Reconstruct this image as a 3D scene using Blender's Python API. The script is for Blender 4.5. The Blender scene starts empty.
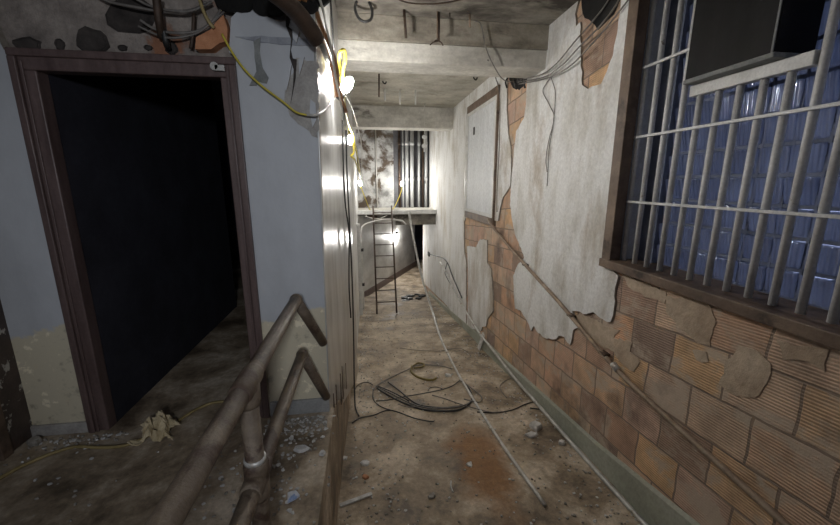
import bpy, bmesh, math, random
from mathutils import Vector, Matrix
from mathutils.geometry import tessellate_polygon
S = bpy.context.scene
COL = S.collection
random.seed(7)
R = math.radians

# ---------------------------------------------------------------- camera
F, CX, CY = 367.0, 420.0, 262.5
YAW, PITCH, EYE = R(8.3), R(12.3), 1.5
fwd = Vector((math.sin(YAW)*math.cos(PITCH), math.cos(YAW)*math.cos(PITCH), -math.sin(PITCH)))
rgt = Vector((math.cos(YAW), -math.sin(YAW), 0))
upv = rgt.cross(fwd)
cam_d = bpy.data.cameras.new('camera'); cam = bpy.data.objects.new('camera', cam_d); COL.objects.link(cam)
cam_d.sensor_width = 36; cam_d.lens = 36*F/840; cam_d.clip_start = .02
cam.matrix_world = Matrix(((rgt.x, upv.x, -fwd.x, 0), (rgt.y, upv.y, -fwd.y, 0), (rgt.z, upv.z, -fwd.z, EYE), (0, 0, 0, 1)))
S.camera = cam

def ray(x, y): return rgt*((x-CX)/F) - upv*((y-CY)/F) + fwd
def at(x, y, ax, v):
    """point seen at (x, y) on the real plane axis = v"""
    d = ray(x, y); o = Vector((0, 0, EYE)); return o + d*((v-o[ax])/d[ax])

# ---------------------------------------------------------------- measures of the place (metres)
XR = 1.82          # right wall
YD = 2.27          # wall with the doorway
ZC = 2.98          # ceiling
XL = -0.257        # edge of the landing
PROF = [(-2.0, -.66), (1.0, -.66), (1.75, -.704), (2.33, -.74), (3.37, -.86), (5.2, -1.105), (6.11, -1.2), (8.0, -1.46), (10.6, -1.79), (16.5, -1.82)]
def ramp_z(y):
    for (a, za), (b, zb) in zip(PROF, PROF[1:]):
        if y <= b: return za + (zb-za)*(y-a)/(b-a)
    return PROF[-1][1]
def on_ramp(x, y, lift=0.0):
    lo, hi = .5, 60.0
    d = ray(x, y)
    for _ in range(60):
        m = (lo+hi)/2; p = Vector((0, 0, EYE)) + d*m
        if p.z > ramp_z(p.y) + lift: lo = m
        else: hi = m
    return Vector((0, 0, EYE)) + d*lo
def on_land(x, y, lift=0.0): return at(x, y, 2, lift)
def left_x(y): return -.262 + (y-YD)*(.082/2.38) if y < 4.65 else -.215

# ---------------------------------------------------------------- materials
def ramp_node(nt, stops):
    n = nt.nodes.new('ShaderNodeValToRGB'); e = n.color_ramp.elements
    while len(e) < len(stops): e.new(.5)
    for el, (p, c) in zip(e, stops): el.position = p; el.color = (*c, 1) if len(c) == 3 else c
    return n
def noise_node(nt, vec, scale, detail=6, rough=.6, dist=0):
    n = nt.nodes.new('ShaderNodeTexNoise'); n.inputs['Scale'].default_value = scale
    n.inputs['Detail'].default_value = detail; n.inputs['Roughness'].default_value = rough; n.inputs['Distortion'].default_value = dist
    if vec is not None: nt.links.new(vec, n.inputs['Vector'])
    return n
def coords(nt, scale=(1, 1, 1), loc=(0, 0, 0)):
    t = nt.nodes.new('ShaderNodeTexCoord'); m = nt.nodes.new('ShaderNodeMapping')
    m.inputs['Scale'].default_value = scale; m.inputs['Location'].default_value = loc
    nt.links.new(t.outputs['Object'], m.inputs['Vector']); return m.outputs[0]
def mixc(nt, fac, a, b, mode='MIX'):
    n = nt.nodes.new('ShaderNodeMix'); n.data_type = 'RGBA'; n.blend_type = mode
    for sock, v in ((n.inputs[0], fac), (n.inputs[6], a), (n.inputs[7], b)):
        if hasattr(v, 'links'): nt.links.new(v, sock)
        elif isinstance(v, (int, float)): sock.default_value = v
        else: sock.default_value = (*v, 1)
    return n.outputs[2]
def new_mat(name):
    m = bpy.data.materials.new(name); m.use_nodes = True
    return m, m.node_tree, m.node_tree.nodes['Principled BSDF']
def bump(nt, b, h, strength, dist=.01):
    n = nt.nodes.new('ShaderNodeBump'); n.inputs['Strength'].default_value = strength; n.inputs['Distance'].default_value = dist
    nt.links.new(h, n.inputs['Height']); nt.links.new(n.outputs[0], b.inputs['Normal']); return n
def mat(name, c1, c2, scale=6, rough=.7, metal=0, bmp=.2, stops=(.35, .68), stretch=(1, 1, 1), c3=None, s3=2.2, t3=(.52, .62), bdist=.01, fine=None):
    m, nt, b = new_mat(name)
    v = coords(nt, stretch)
    n = noise_node(nt, v, scale)
    cr = ramp_node(nt, [(stops[0], c1), (stops[1], c2)]); nt.links.new(n.outputs[0], cr.inputs[0])
    c = cr.outputs[0]
    if c3:
        n3 = noise_node(nt, coords(nt, stretch, (3.3, 1.7, 5.1)), s3, 8, .65, .3)
        r3 = ramp_node(nt, [(t3[0], (0, 0, 0)), (t3[1], (1, 1, 1))]); nt.links.new(n3.outputs[0], r3.inputs[0])
        c = mixc(nt, r3.outputs[0], c, c3)
    nf = noise_node(nt, coords(nt), fine or scale*9, 5, .7)
    rf = ramp_node(nt, [(.3, (.72, .72, .72)), (.7, (1.15, 1.15, 1.15))]); nt.links.new(nf.outputs[0], rf.inputs[0])
    c = mixc(nt, .7, c, rf.outputs[0], 'MULTIPLY')
    nt.links.new(c, b.inputs['Base Color'])
    b.inputs['Roughness'].default_value = rough; b.inputs['Metallic'].default_value = metal
    if bmp: bump(nt, b, nf.outputs[0], bmp, bdist)
    return m
def emit(name, col, s):
    m, nt, b = new_mat(name); b.inputs['Emission Color'].default_value = (*col, 1); b.inputs['Emission Strength'].default_value = s
    b.inputs['Base Color'].default_value = (.9, .9, .9, 1); return m

M = {}
def paint_wall(name, white, low, z0, amp=.5):
    """white paint over tan plaster that has lost its paint below about z0"""
    m, nt, b = new_mat(name)
    v = coords(nt)
    sep = nt.nodes.new('ShaderNodeSeparateXYZ'); nt.links.new(v, sep.inputs[0])
    n = noise_node(nt, v, 3.2, 7, .62, .3)
    ma = nt.nodes.new('ShaderNodeMath'); ma.operation = 'MULTIPLY_ADD'; nt.links.new(n.outputs[0], ma.inputs[0]); ma.inputs[1].default_value = amp; nt.links.new(sep.outputs[2], ma.inputs[2])
    r = ramp_node(nt, [(0, (0, 0, 0)), (1, (1, 1, 1))])
    mr = nt.nodes.new('ShaderNodeMapRange'); mr.inputs[1].default_value = z0+amp*.5-.012; mr.inputs[2].default_value = z0+amp*.5+.012
    nt.links.new(ma.outputs[0], mr.inputs[0])
    nw = noise_node(nt, coords(nt, (1, 1, .5)), 2.2, 6, .6)
    rw = ramp_node(nt, [(.3, tuple(c*.72 for c in white)), (.65, white)]); nt.links.new(nw.outputs[0], rw.inputs[0])
    nl = noise_node(nt, v, 9, 7, .7)
    rl = ramp_node(nt, [(.30, tuple(c*.5 for c in low)), (.44, low), (.58, tuple(c*1.0 for c in low)), (.62, tuple(min(1, c*1.4) for c in low))]); nt.links.new(nl.outputs[0], rl.inputs[0])
    c = mixc(nt, mr.outputs[0], rl.outputs[0], rw.outputs[0])
    nt.links.new(c, b.inputs['Base Color']); b.inputs['Roughness'].default_value = .6
    bump(nt, b, nl.outputs[0], .25, .012); return m
M['doorwall'] = paint_wall('painted_wall', (.56, .58, .61), (.62, .56, .42), .68)
M['plaster'] = mat('old_white_plaster', (.54, .52, .47), (.82, .82, .81), 3.0, .75, 0, .5, (.30, .55), (1, 1.3, .5), (.36, .28, .19), 1.5, (.53, .72), fine=30)
M['plaster_edge'] = mat('plaster_core', (.30, .26, .22), (.46, .42, .36), 14, .9, 0, .4)
M['mortar'] = mat('mortar_smear', (.42, .32, .23), (.60, .49, .37), 4, .95, 0, .6, bdist=.02, fine=17)
M['concrete'] = mat('ceiling_concrete', (.12, .108, .092), (.34, .315, .27), 2.6, .85, 0, .4, (.32, .66), (1, 1.6, 1.6), (.065, .056, .046), 1.5, (.47, .60))
M['beam'] = mat('beam_concrete', (.42, .40, .35), (.70, .68, .62), 2.6, .8, 0, .3, (.3, .62), (.8, 1.6, 2), (.16, .14, .12), 1.9, (.60, .72))
M['haunch'] = mat('dark_beam_concrete', (.17, .15, .12), (.42, .385, .32), 3, .85, 0, .4, (.32, .64), (.8, 1.5, 2), (.12, .10, .085), 2.2, (.54, .68))  # upper band of the near beam, darker than the band below
M['soffit'] = mat('dark_soffit', (.07, .07, .075), (.13, .13, .14), 2.5, .9, 0, .3)
M['upper'] = mat('broken_upper_wall', (.17, .145, .13), (.40, .35, .31), 5, .9, 0, .6, (.35, .65), (1, 1, 1), (.30, .14, .08), 2.4, (.60, .66), bdist=.02)
M['curb'] = mat('green_grey_curb', (.27, .28, .22), (.42, .43, .36), 3.5, .7, 0, .3, (.3, .7), (1, .5, 1), (.25, .19, .11), 3, (.58, .70))
M['brown'] = mat('brown_painted_wood', (.085, .056, .052), (.155, .108, .10), 7, .36, 0, .15, (.3, .7), (4, 4, .4))
M['brown_worn'] = mat('worn_brown_wood', (.10, .065, .045), (.22, .155, .11), 6, .6, 0, .3, (.3, .7), (1, 1, 1), (.045, .03, .022), 3, (.55, .66))
M['steel_dark'] = mat('dark_chipped_steel', (.045, .032, .028), (.085, .06, .05), 8, .5, 0, .2, c3=(.42, .40, .36), s3=8, t3=(.56, .58))
M['pipe'] = mat('dirty_rail_paint', (.10, .072, .05), (.21, .165, .12), 9, .5, .05, .5, (.35, .65), (1, 1, 1), (.07, .042, .03), 6, (.54, .60))
M['bar'] = mat('chipped_white_bar_paint', (.60, .60, .59), (.76, .76, .75), 8, .4, 0, .15, c3=(.25, .22, .19), s3=14, t3=(.66, .70))
M['white_metal'] = mat('white_metal', (.55, .55, .53), (.74, .74, .72), 9, .4, 0, .1)
M['galv'] = mat('galvanised_conduit', (.46, .45, .42), (.68, .67, .64), 12, .4, .3, .12, c3=(.24, .17, .11), s3=8, t3=(.58, .66))
M['rusty'] = mat('rusty_pipe', (.22, .155, .11), (.40, .31, .23), 9, .6, .3, .3, c3=(.42, .37, .30), s3=7, t3=(.58, .66))
M['rust_dark'] = mat('dark_rusty_pipe', (.04, .027, .02), (.095, .06, .04), 9, .55, .3, .3)
M['orange'] = mat('orange_brown_sheath', (.20, .09, .035), (.34, .17, .07), 11, .55, 0, .15)
M['black'] = mat('black_rubber', (.012, .012, .012), (.03, .029, .028), 14, .5, 0, .1)
M['grey_wire'] = mat('grey_wire', (.13, .12, .11), (.24, .22, .20), 14, .55, 0, .1)
M['white_wire'] = mat('white_wire', (.50, .48, .44), (.66, .64, .60), 14, .5, 0, .1)
M['yellow'] = mat('yellow_cord', (.50, .40, .04), (.72, .60, .09), 14, .45, 0, .1)
M['tan_cord'] = mat('dusty_yellow_cord', (.26, .20, .08), (.42, .33, .15), 14, .6, 0, .1)
M['olive'] = mat('dirty_yellow_strap', (.15, .11, .02), (.28, .21, .05), 14, .6, 0, .1)
M['rag'] = mat('tan_cloth', (.52, .42, .25), (.74, .63, .42), 12, .95, 0, .5)
M['chip'] = mat('white_plaster_chip', (.50, .49, .47), (.80, .79, .77), 22, .85, 0, .4)
M['chip_grey'] = mat('grey_rubble', (.20, .18, .15), (.50, .47, .42), 30, .95, 0, .4)
M['chip_orange'] = mat('orange_clay_chip', (.45, .19, .09), (.62, .30, .16), 22, .9, 0, .3)
M['paper'] = mat('blue_white_paper', (.62, .64, .70), (.80, .82, .86), 10, .8, 0, .2, c3=(.28, .38, .62), s3=14, t3=(.58, .64))
M['box'] = mat('black_sheet_metal', (.006, .006, .006), (.013, .012, .013), 3, .6, 0, .08, (.3, .7), (1, 3, .5))
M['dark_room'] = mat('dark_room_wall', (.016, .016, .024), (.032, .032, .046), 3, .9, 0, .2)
M['reveal'] = mat('bluish_reveal_paint', (.60, .62, .68), (.74, .76, .80), 4, .6, 0, .2)
M['joint'] = mat('blue_grey_joint', (.12, .14, .20), (.22, .25, .34), 9, .7, 0, .2)
M['board'] = mat('white_board', (.62, .64, .66), (.74, .76, .78), 3, .6, 0, .08, (.3, .7), (1, 3, .6))
M['box'].node_tree.nodes['Principled BSDF'].inputs['Specular IOR Level'].default_value = .12
M['tape'] = mat('torn_grey_paper', (.17, .18, .18), (.28, .29, .28), 9, .8, 0, .3)
M['tape_blue'] = mat('torn_blue_grey_tape', (.24, .255, .29), (.40, .42, .46), 7, .7, 0, .3)
M['patch'] = mat('bare_plaster_patch', (.34, .32, .30), (.50, .48, .45), 9, .9, 0, .5)
M['near_black'] = mat('black_cavity', (.006, .006, .006), (.014, .013, .012), 8, 1, 0, .3)
M['base'] = mat('grey_painted_base', (.28, .285, .28), (.42, .42, .41), 7, .7, 0, .3, c3=(.13, .12, .11), s3=6, t3=(.55, .64))
M['hole'] = mat('dark_masonry_pit', (.03, .025, .023), (.075, .064, .058), 9, 1, 0, .4)
M['pvc'] = mat('off_white_pipe', (.52, .51, .48), (.72, .71, .68), 6, .4, 0, .1)
M['greypipe'] = mat('grey_riser', (.46, .47, .47), (.64, .65, .65), 6, .45, .1, .15, (.3, .7), (3, 3, .5), (.16, .155, .15), 5, (.62, .70))
M['endwall'] = mat('stained_far_wall', (.17, .17, .165), (.50, .50, .49), 2.2, .8, 0, .3, (.38, .56), (1, 1, 1), (.085, .062, .043), 1.5, (.47, .54), fine=25)
M['porcelain'] = mat('white_porcelain', (.75, .75, .74), (.88, .88, .87), 6, .25, 0, .03)
M['bulb'] = emit('lit_bulb', (1.0, .97, .93), 560)
M['bulb_far'] = emit('lit_bulb_far', (1.0, .97, .92), 520)

def glossy_sheet():
    m, nt, b = new_mat('glossy_wall_sheet')
    v = coords(nt, (1, 1, .25)); n = noise_node(nt, v, 7, 6, .6)
    r = ramp_node(nt, [(.3, (.40, .39, .37)), (.62, (.66, .66, .65))]); nt.links.new(n.outputs[0], r.inputs[0])
    n2 = noise_node(nt, coords(nt, (1, 1, .5), (2, 5, 1)), 2.4, 8, .7)
    sep = nt.nodes.new('ShaderNodeSeparateXYZ'); nt.links.new(coords(nt), sep.inputs[0])
    mr = nt.nodes.new('ShaderNodeMapRange'); mr.inputs[1].default_value = .15; mr.inputs[2].default_value = -.7; nt.links.new(sep.outputs[2], mr.inputs[0])
    mu = nt.nodes.new('ShaderNodeMath'); mu.operation = 'MULTIPLY'; nt.links.new(mr.outputs[0], mu.inputs[0]); nt.links.new(n2.outputs[0], mu.inputs[1])
    c = mixc(nt, mu.outputs[0], r.outputs[0], (.36, .27, .17))
    nt.links.new(c, b.inputs['Base Color'])
    b.inputs['Roughness'].default_value = .29; b.inputs['Metallic'].default_value = .25
    nb = noise_node(nt, coords(nt, (1, 1, 5)), 3.5, 3, .5); bump(nt, b, nb.outputs[0], .12, .02)
    return m
M['sheet'] = glossy_sheet()

def brick():
    m, nt, b = new_mat('scored_clay_block')
    t = nt.nodes.new('ShaderNodeTexCoord'); sep = nt.nodes.new('ShaderNodeSeparateXYZ'); nt.links.new(t.outputs['Object'], sep.inputs[0])
    sh = nt.nodes.new('ShaderNodeMath'); sh.operation = 'MULTIPLY_ADD'; nt.links.new(sep.outputs[1], sh.inputs[0]); sh.inputs[1].default_value = .085; nt.links.new(sep.outputs[2], sh.inputs[2])
    cmb = nt.nodes.new('ShaderNodeCombineXYZ'); nt.links.new(sep.outputs[1], cmb.inputs[0]); nt.links.new(sh.outputs[0], cmb.inputs[1])
    wob = noise_node(nt, t.outputs['Object'], 5, 3, .5)
    wv = nt.nodes.new('ShaderNodeVectorMath'); wv.operation = 'SCALE'; wv.inputs[3].default_value = .035; nt.links.new(wob.outputs['Color'], wv.inputs[0])
    ad = nt.nodes.new('ShaderNodeVectorMath'); ad.operation = 'ADD'; nt.links.new(cmb.outputs[0], ad.inputs[0]); nt.links.new(wv.outputs[0], ad.inputs[1])
    def bt(c1, c2, mo):
        k = nt.nodes.new('ShaderNodeTexBrick'); nt.links.new(ad.outputs[0], k.inputs['Vector'])
        k.inputs['Scale'].default_value = 1; k.inputs['Brick Width'].default_value = .335; k.inputs['Row Height'].default_value = .262
        k.inputs['Mortar Size'].default_value = .008; k.inputs['Mortar Smooth'].default_value = .25
        k.inputs['Color1'].default_value = (*c1, 1); k.inputs['Color2'].default_value = (*c2, 1); k.inputs['Mortar'].default_value = (*mo, 1); return k
    k = bt((0, 0, 0), (1, 1, 1), (.5, .5, .5))
    cr = ramp_node(nt, [(0, (.27, .21, .18)), (.12, (.60, .40, .28)), (.32, (.64, .48, .36)), (.5, (.68, .46, .27)), (.7, (.60, .43, .35)), (.88, (.66, .41, .26)), (1, (.34, .26, .23))])
    nt.links.new(k.outputs['Color'], cr.inputs[0])
    n = noise_node(nt, t.outputs['Object'], 5, 7, .65)
    rn = ramp_node(nt, [(.3, (.6, .58, .56)), (.65, (1.2, 1.15, 1.1))]); nt.links.new(n.outputs[0], rn.inputs[0])
    c = mixc(nt, .8, cr.outputs[0], rn.outputs[0], 'MULTIPLY')
    ns = noise_node(nt, coords(nt, (1, 1, 1.4), (4, 2, 8)), 3.1, 9, .68, .4)
    rs = ramp_node(nt, [(.50, (0, 0, 0)), (.60, (1, 1, 1))]); nt.links.new(ns.outputs[0], rs.inputs[0])
    ms = nt.nodes.new('ShaderNodeMath'); ms.operation = 'MULTIPLY'; nt.links.new(rs.outputs[0], ms.inputs[0]); ms.inputs[1].default_value = .85
    c = mixc(nt, ms.outputs[0], c, (.52, .43, .34))
    nd = noise_node(nt, coords(nt, (1, 1, 1), (9, 1, 3)), 1.6, 6, .6)
    rd = ramp_node(nt, [(.55, (0, 0, 0)), (.68, (.75, .75, .75))]); nt.links.new(nd.outputs[0], rd.inputs[0])
    c = mixc(nt, rd.outputs[0], c, (.085, .06, .05))
    c = mixc(nt, k.outputs['Fac'], c, (.28, .21, .16))
    w = nt.nodes.new('ShaderNodeTexWave'); w.wave_type = 'BANDS'; w.bands_direction = 'Y'; w.inputs['Scale'].default_value = 20; w.inputs['Distortion'].default_value = .4; w.inputs['Detail'].default_value = 2
    nt.links.new(cmb.outputs[0], w.inputs['Vector'])
    rw = ramp_node(nt, [(.1, (.70, .68, .66)), (.35, (1, 1, 1))]); nt.links.new(w.outputs[0], rw.inputs[0])
    gv = nt.nodes.new('ShaderNodeMath'); gv.operation = 'MULTIPLY_ADD'; nt.links.new(rs.outputs[0], gv.inputs[0]); gv.inputs[1].default_value = -.55; gv.inputs[2].default_value = .6
    c = mixc(nt, gv.outputs[0], c, rw.outputs[0], 'MULTIPLY')
    nt.links.new(c, b.inputs['Base Color']); b.inputs['Roughness'].default_value = .85
    inv = nt.nodes.new('ShaderNodeMath'); inv.operation = 'MULTIPLY_ADD'; nt.links.new(k.outputs['Fac'], inv.inputs[0]); inv.inputs[1].default_value = -2.2
    ad2 = nt.nodes.new('ShaderNodeMath'); ad2.operation = 'MULTIPLY_ADD'; nt.links.new(n.outputs[0], ad2.inputs[0]); ad2.inputs[1].default_value = 2.2; wg = nt.nodes.new('ShaderNodeMath'); wg.operation = 'MULTIPLY'; nt.links.new(w.outputs[0], wg.inputs[0]); nt.links.new(gv.outputs[0], wg.inputs[1]); nt.links.new(wg.outputs[0], ad2.inputs[2])
    nt.links.new(ad2.outputs[0], inv.inputs[2])
    bump(nt, b, inv.outputs[0], .55, .012); return m
M['brick'] = brick()

def floor_mat(name, rust=None, dark=1.0):
    m, nt, b = new_mat(name)
    v = coords(nt)
    n = noise_node(nt, v, 2.3, 8, .66, .2)
    cr = ramp_node(nt, [(.36, tuple(c*dark for c in (.125, .092, .062))), (.49, tuple(c*dark for c in (.36, .285, .20))), (.62, tuple(c*dark for c in (.62, .53, .42)))]); nt.links.new(n.outputs[0], cr.inputs[0])
    c = cr.outputs[0]
    if rust:
        sub = nt.nodes.new('ShaderNodeVectorMath'); sub.operation = 'SUBTRACT'; sub.inputs[1].default_value = rust; nt.links.new(v, sub.inputs[0])
        nv = noise_node(nt, v, 4, 5, .6); sc = nt.nodes.new('ShaderNodeVectorMath'); sc.operation = 'SCALE'; sc.inputs[3].default_value = .45
        nt.links.new(nv.outputs['Color'], sc.inputs[0])
        ad = nt.nodes.new('ShaderNodeVectorMath'); ad.operation = 'ADD'; nt.links.new(sub.outputs[0], ad.inputs[0]); nt.links.new(sc.outputs[0], ad.inputs[1])
        mp = nt.nodes.new('ShaderNodeMapping'); mp.inputs['Location'].default_value = (-.225*3.3, -.225*1.3, 0); mp.inputs['Scale'].default_value = (3.3, 1.3, .0); nt.links.new(ad.outputs[0], mp.inputs[0])
        ln = nt.nodes.new('ShaderNodeVectorMath'); ln.operation = 'LENGTH'; nt.links.new(mp.outputs[0], ln.inputs[0])
        mr = nt.nodes.new('ShaderNodeMapRange'); mr.inputs[1].default_value = .95; mr.inputs[2].default_value = .45; nt.links.new(ln.outputs['Value'], mr.inputs[0])
        mm = nt.nodes.new('ShaderNodeMath'); mm.operation = 'MULTIPLY'; mm.inputs[1].default_value = .8; nt.links.new(mr.outputs[0], mm.inputs[0])
        c = mixc(nt, mm.outputs[0], c, (.24, .10, .018))
    nf = noise_node(nt, v, 26, 6, .75)
    rf = ramp_node(nt, [(.28, (.55, .53, .5)), (.55, (1, 1, 1)), (.74, (1.5, 1.48, 1.42))]); nt.links.new(nf.outputs[0], rf.inputs[0])
    c = mixc(nt, .8, c, rf.outputs[0], 'MULTIPLY')
    vo = nt.nodes.new('ShaderNodeTexVoronoi'); vo.inputs['Scale'].default_value = 19; nt.links.new(v, vo.inputs['Vector'])
    rv = ramp_node(nt, [(.07, (1, 1, 1)), (.12, (0, 0, 0))]); nt.links.new(vo.outputs['Distance'], rv.inputs[0])
    ng = noise_node(nt, v, 1.7, 4, .6); rg = ramp_node(nt, [(.5, (0, 0, 0)), (.62, (.7, .7, .7))]); nt.links.new(ng.outputs[0], rg.inputs[0])
    mg = nt.nodes.new('ShaderNodeMath'); mg.operation = 'MULTIPLY'; nt.links.new(rv.outputs[0], mg.inputs[0]); nt.links.new(rg.outputs[0], mg.inputs[1])
    c = mixc(nt, mg.outputs[0], c, (.55, .53, .50))
    nt.links.new(c, b.inputs['Base Color']); 
    rr = ramp_node(nt, [(.35, (.5, .5, .5)), (.6, (.9, .9, .9))]); nt.links.new(n.outputs[0], rr.inputs[0]); nt.links.new(rr.outputs[0], b.inputs['Roughness'])
    bump(nt, b, nf.outputs[0], .35, .012); return m
M['floor'] = floor_mat('gritty_ramp_concrete', tuple(on_ramp(482, 462)))
M['landing'] = floor_mat('landing_concrete', None, 1.0)

def glass_block():
    m, nt, b = new_mat('blue_glass_block')
    t = nt.nodes.new('ShaderNodeTexCoord'); sep = nt.nodes.new('ShaderNodeSeparateXYZ'); nt.links.new(t.outputs['Object'], sep.inputs[0])
    n = noise_node(nt, t.outputs['Object'], 3, 4, .6)
    cr = ramp_node(nt, [(.3, (.33, .36, .44)), (.7, (.55, .58, .64))]); nt.links.new(n.outputs[0], cr.inputs[0])
    tr = nt.nodes.new('ShaderNodeBsdfTranslucent'); nt.links.new(cr.outputs[0], tr.inputs[0])
    gl = nt.nodes.new('ShaderNodeBsdfGlossy'); gl.inputs['Roughness'].default_value = .12; gl.inputs[0].default_value = (.80, .84, .97, 1)
    w = nt.nodes.new('ShaderNodeTexWave'); w.bands_direction = 'Y'; w.inputs['Scale'].default_value = 14; w.inputs['Distortion'].default_value = .2; nt.links.new(t.outputs['Object'], w.inputs['Vector'])
    bp = nt.nodes.new('ShaderNodeBump'); bp.inputs['Strength'].default_value = .5; bp.inputs['Distance'].default_value = .01; nt.links.new(w.outputs[0], bp.inputs['Height'])
    nt.links.new(bp.outputs[0], gl.inputs['Normal']); nt.links.new(bp.outputs[0], tr.inputs['Normal'])
    mx = nt.nodes.new('ShaderNodeMixShader'); mx.inputs[0].default_value = .42; nt.links.new(tr.outputs[0], mx.inputs[1]); nt.links.new(gl.outputs[0], mx.inputs[2])
    nt.links.new(mx.outputs[0], nt.nodes['Material Output'].inputs[0]); return m
M['glass'] = glass_block()

# ---------------------------------------------------------------- mesh helpers
def BM(): return bmesh.new()
def obj(name, bm, m, parent=None, smooth=False, bevel=0):
    bmesh.ops.recalc_face_normals(bm, faces=bm.faces[:])
    me = bpy.data.meshes.new(name); bm.to_mesh(me); bm.free()
    if smooth:
        for p in me.polygons: p.use_smooth = True
    o = bpy.data.objects.new(name, me); COL.objects.link(o)
    for mm in (m if isinstance(m, (list, tuple)) else [m]): me.materials.append(M[mm])
    if parent: o.parent = parent; o.matrix_parent_inverse = Matrix.Translation(-Vector(parent.location))
    if bevel:
        b = o.modifiers.new('bevel', 'BEVEL'); b.width = bevel; b.segments = 2; b.limit_method = 'ANGLE'
    return o
def tag(o, label, cat, group=None, kind=None):
    o['label'] = label; o['category'] = cat
    if group: o['group'] = group
    if kind: o['kind'] = kind
    return o
def struct(name, bm, m, parent=None, **k):
    o = obj(name, bm, m, parent, **k)
    if not parent: o['kind'] = 'structure'
    return o
def thing(name, label, cat, loc, group=None):
    o = bpy.data.objects.new(name, None); COL.objects.link(o); o.location = loc; o.empty_display_size = .1
    return tag(o, label, cat, group)
def box(bm, a, b):
    a, b = Vector(a), Vector(b)
    vs = [bm.verts.new((x, y, z)) for x in (a.x, b.x) for y in (a.y, b.y) for z in (a.z, b.z)]
    for f in ((0, 1, 3, 2), (4, 6, 7, 5), (0, 4, 5, 1), (2, 3, 7, 6), (0, 2, 6, 4), (1, 5, 7, 3)): bm.faces.new([vs[i] for i in f])
    return bm
def hexa(bm, pts):
    """8 corners: bottom ring of four, top ring of four"""
    vs = [bm.verts.new(p) for p in pts]
    for f in ((0, 1, 2, 3), (7, 6, 5, 4), (0, 4, 5, 1), (1, 5, 6, 2), (2, 6, 7, 3), (3, 7, 4, 0)): bm.faces.new([vs[i] for i in f])
    return bm
def cat(pts, n=6):
    P = [Vector(p) for p in pts]
    if len(P) < 3: return P
    E = [P[0]*2-P[1]] + P + [P[-1]*2-P[-2]]
    out = []
    for i in range(1, len(E)-2):
        a, b, c, d = E[i-1:i+3]
        for k in range(n):
            t = k/n
            out.append(.5*((2*b) + (c-a)*t + (2*a-5*b+4*c-d)*t*t + (3*b-a-3*c+d)*t*t*t))
    out.append(P[-1]); return out
def tube(bm, pts, r, n=8, cap=True):
    P = [Vector(p) for p in pts]; rings = []; prev = None
    for i, p in enumerate(P):
        d = (P[min(i+1, len(P)-1)] - P[max(i-1, 0)])
        if d.length < 1e-7: d = Vector((0, 0, 1))
        d.normalize()
        if prev is None: u = d.cross(Vector((0, 0, 1)) if abs(d.z) < .9 else Vector((0, 1, 0)))
        else: u = prev - d*prev.dot(d)
        u.normalize(); prev = u; w = d.cross(u)
        rr = r[i] if isinstance(r, (list, tuple)) else r
        rings.append([bm.verts.new(p + (u*math.cos(2*math.pi*k/n) + w*math.sin(2*math.pi*k/n))*rr) for k in range(n)])
    for a, b in zip(rings, rings[1:]):
        for k in range(n): bm.faces.new((a[k], a[(k+1) % n], b[(k+1) % n], b[k]))
    if cap: bm.faces.new(rings[0]); bm.faces.new(rings[-1][::-1])
    return bm
def tube_obj(name, pts, r, m, parent=None, n=8, smooth_n=6):
    return obj(name, tube(BM(), cat(pts, smooth_n), r, n), m, parent, smooth=True)
def ball(bm, c, r, sz=(1, 1, 1), seg=12, rings=8):
    bmesh.ops.create_uvsphere(bm, u_segments=seg, v_segments=rings, radius=r, matrix=Matrix.Translation(c) @ Matrix.Diagonal((*sz, 1)))
    return bm
def rag(pts, amp, seg, rnd, keep=()):
    out = []
    for i, p in enumerate(pts):
        q = pts[(i+1) % len(pts)]; p = Vector(p); q = Vector(q); out.append(p)
        if i in keep: continue
        k = int((q-p).length/seg); nrm = Vector((-(q-p).y, (q-p).x)).normalized() if k else None
        for j in range(1, k): out.append(p.lerp(q, (j+rnd.uniform(-.3, .3))/k) + nrm*rnd.uniform(-amp, amp))
    return out
def slab(bm, loops, to3, front, back, side_mat=1):
    """flat outline with thickness; to3(u, v, depth)"""
    tri = tessellate_polygon([[Vector((p[0], p[1], 0)) for p in l] for l in loops])
    flat = [p for l in loops for p in l]
    vf = [bm.verts.new(to3(p[0], p[1], front)) for p in flat]; vb = [bm.verts.new(to3(p[0], p[1], back)) for p in flat]
    for t in tri:
        try: bm.faces.new([vf[i] for i in t]); bm.faces.new([vb[i] for i in t][::-1])
        except ValueError: pass
    k = 0
    for l in loops:
        for i in range(len(l)):
            a, b = k+i, k+(i+1) % len(l)
            try: f = bm.faces.new((vf[a], vf[b], vb[b], vb[a])); f.material_index = side_mat
            except ValueError: pass
        k += len(l)
    return bm
def yz(y, z, x): return (x, y, z)
def xz(x, z, y): return (x, y, z)
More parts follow.
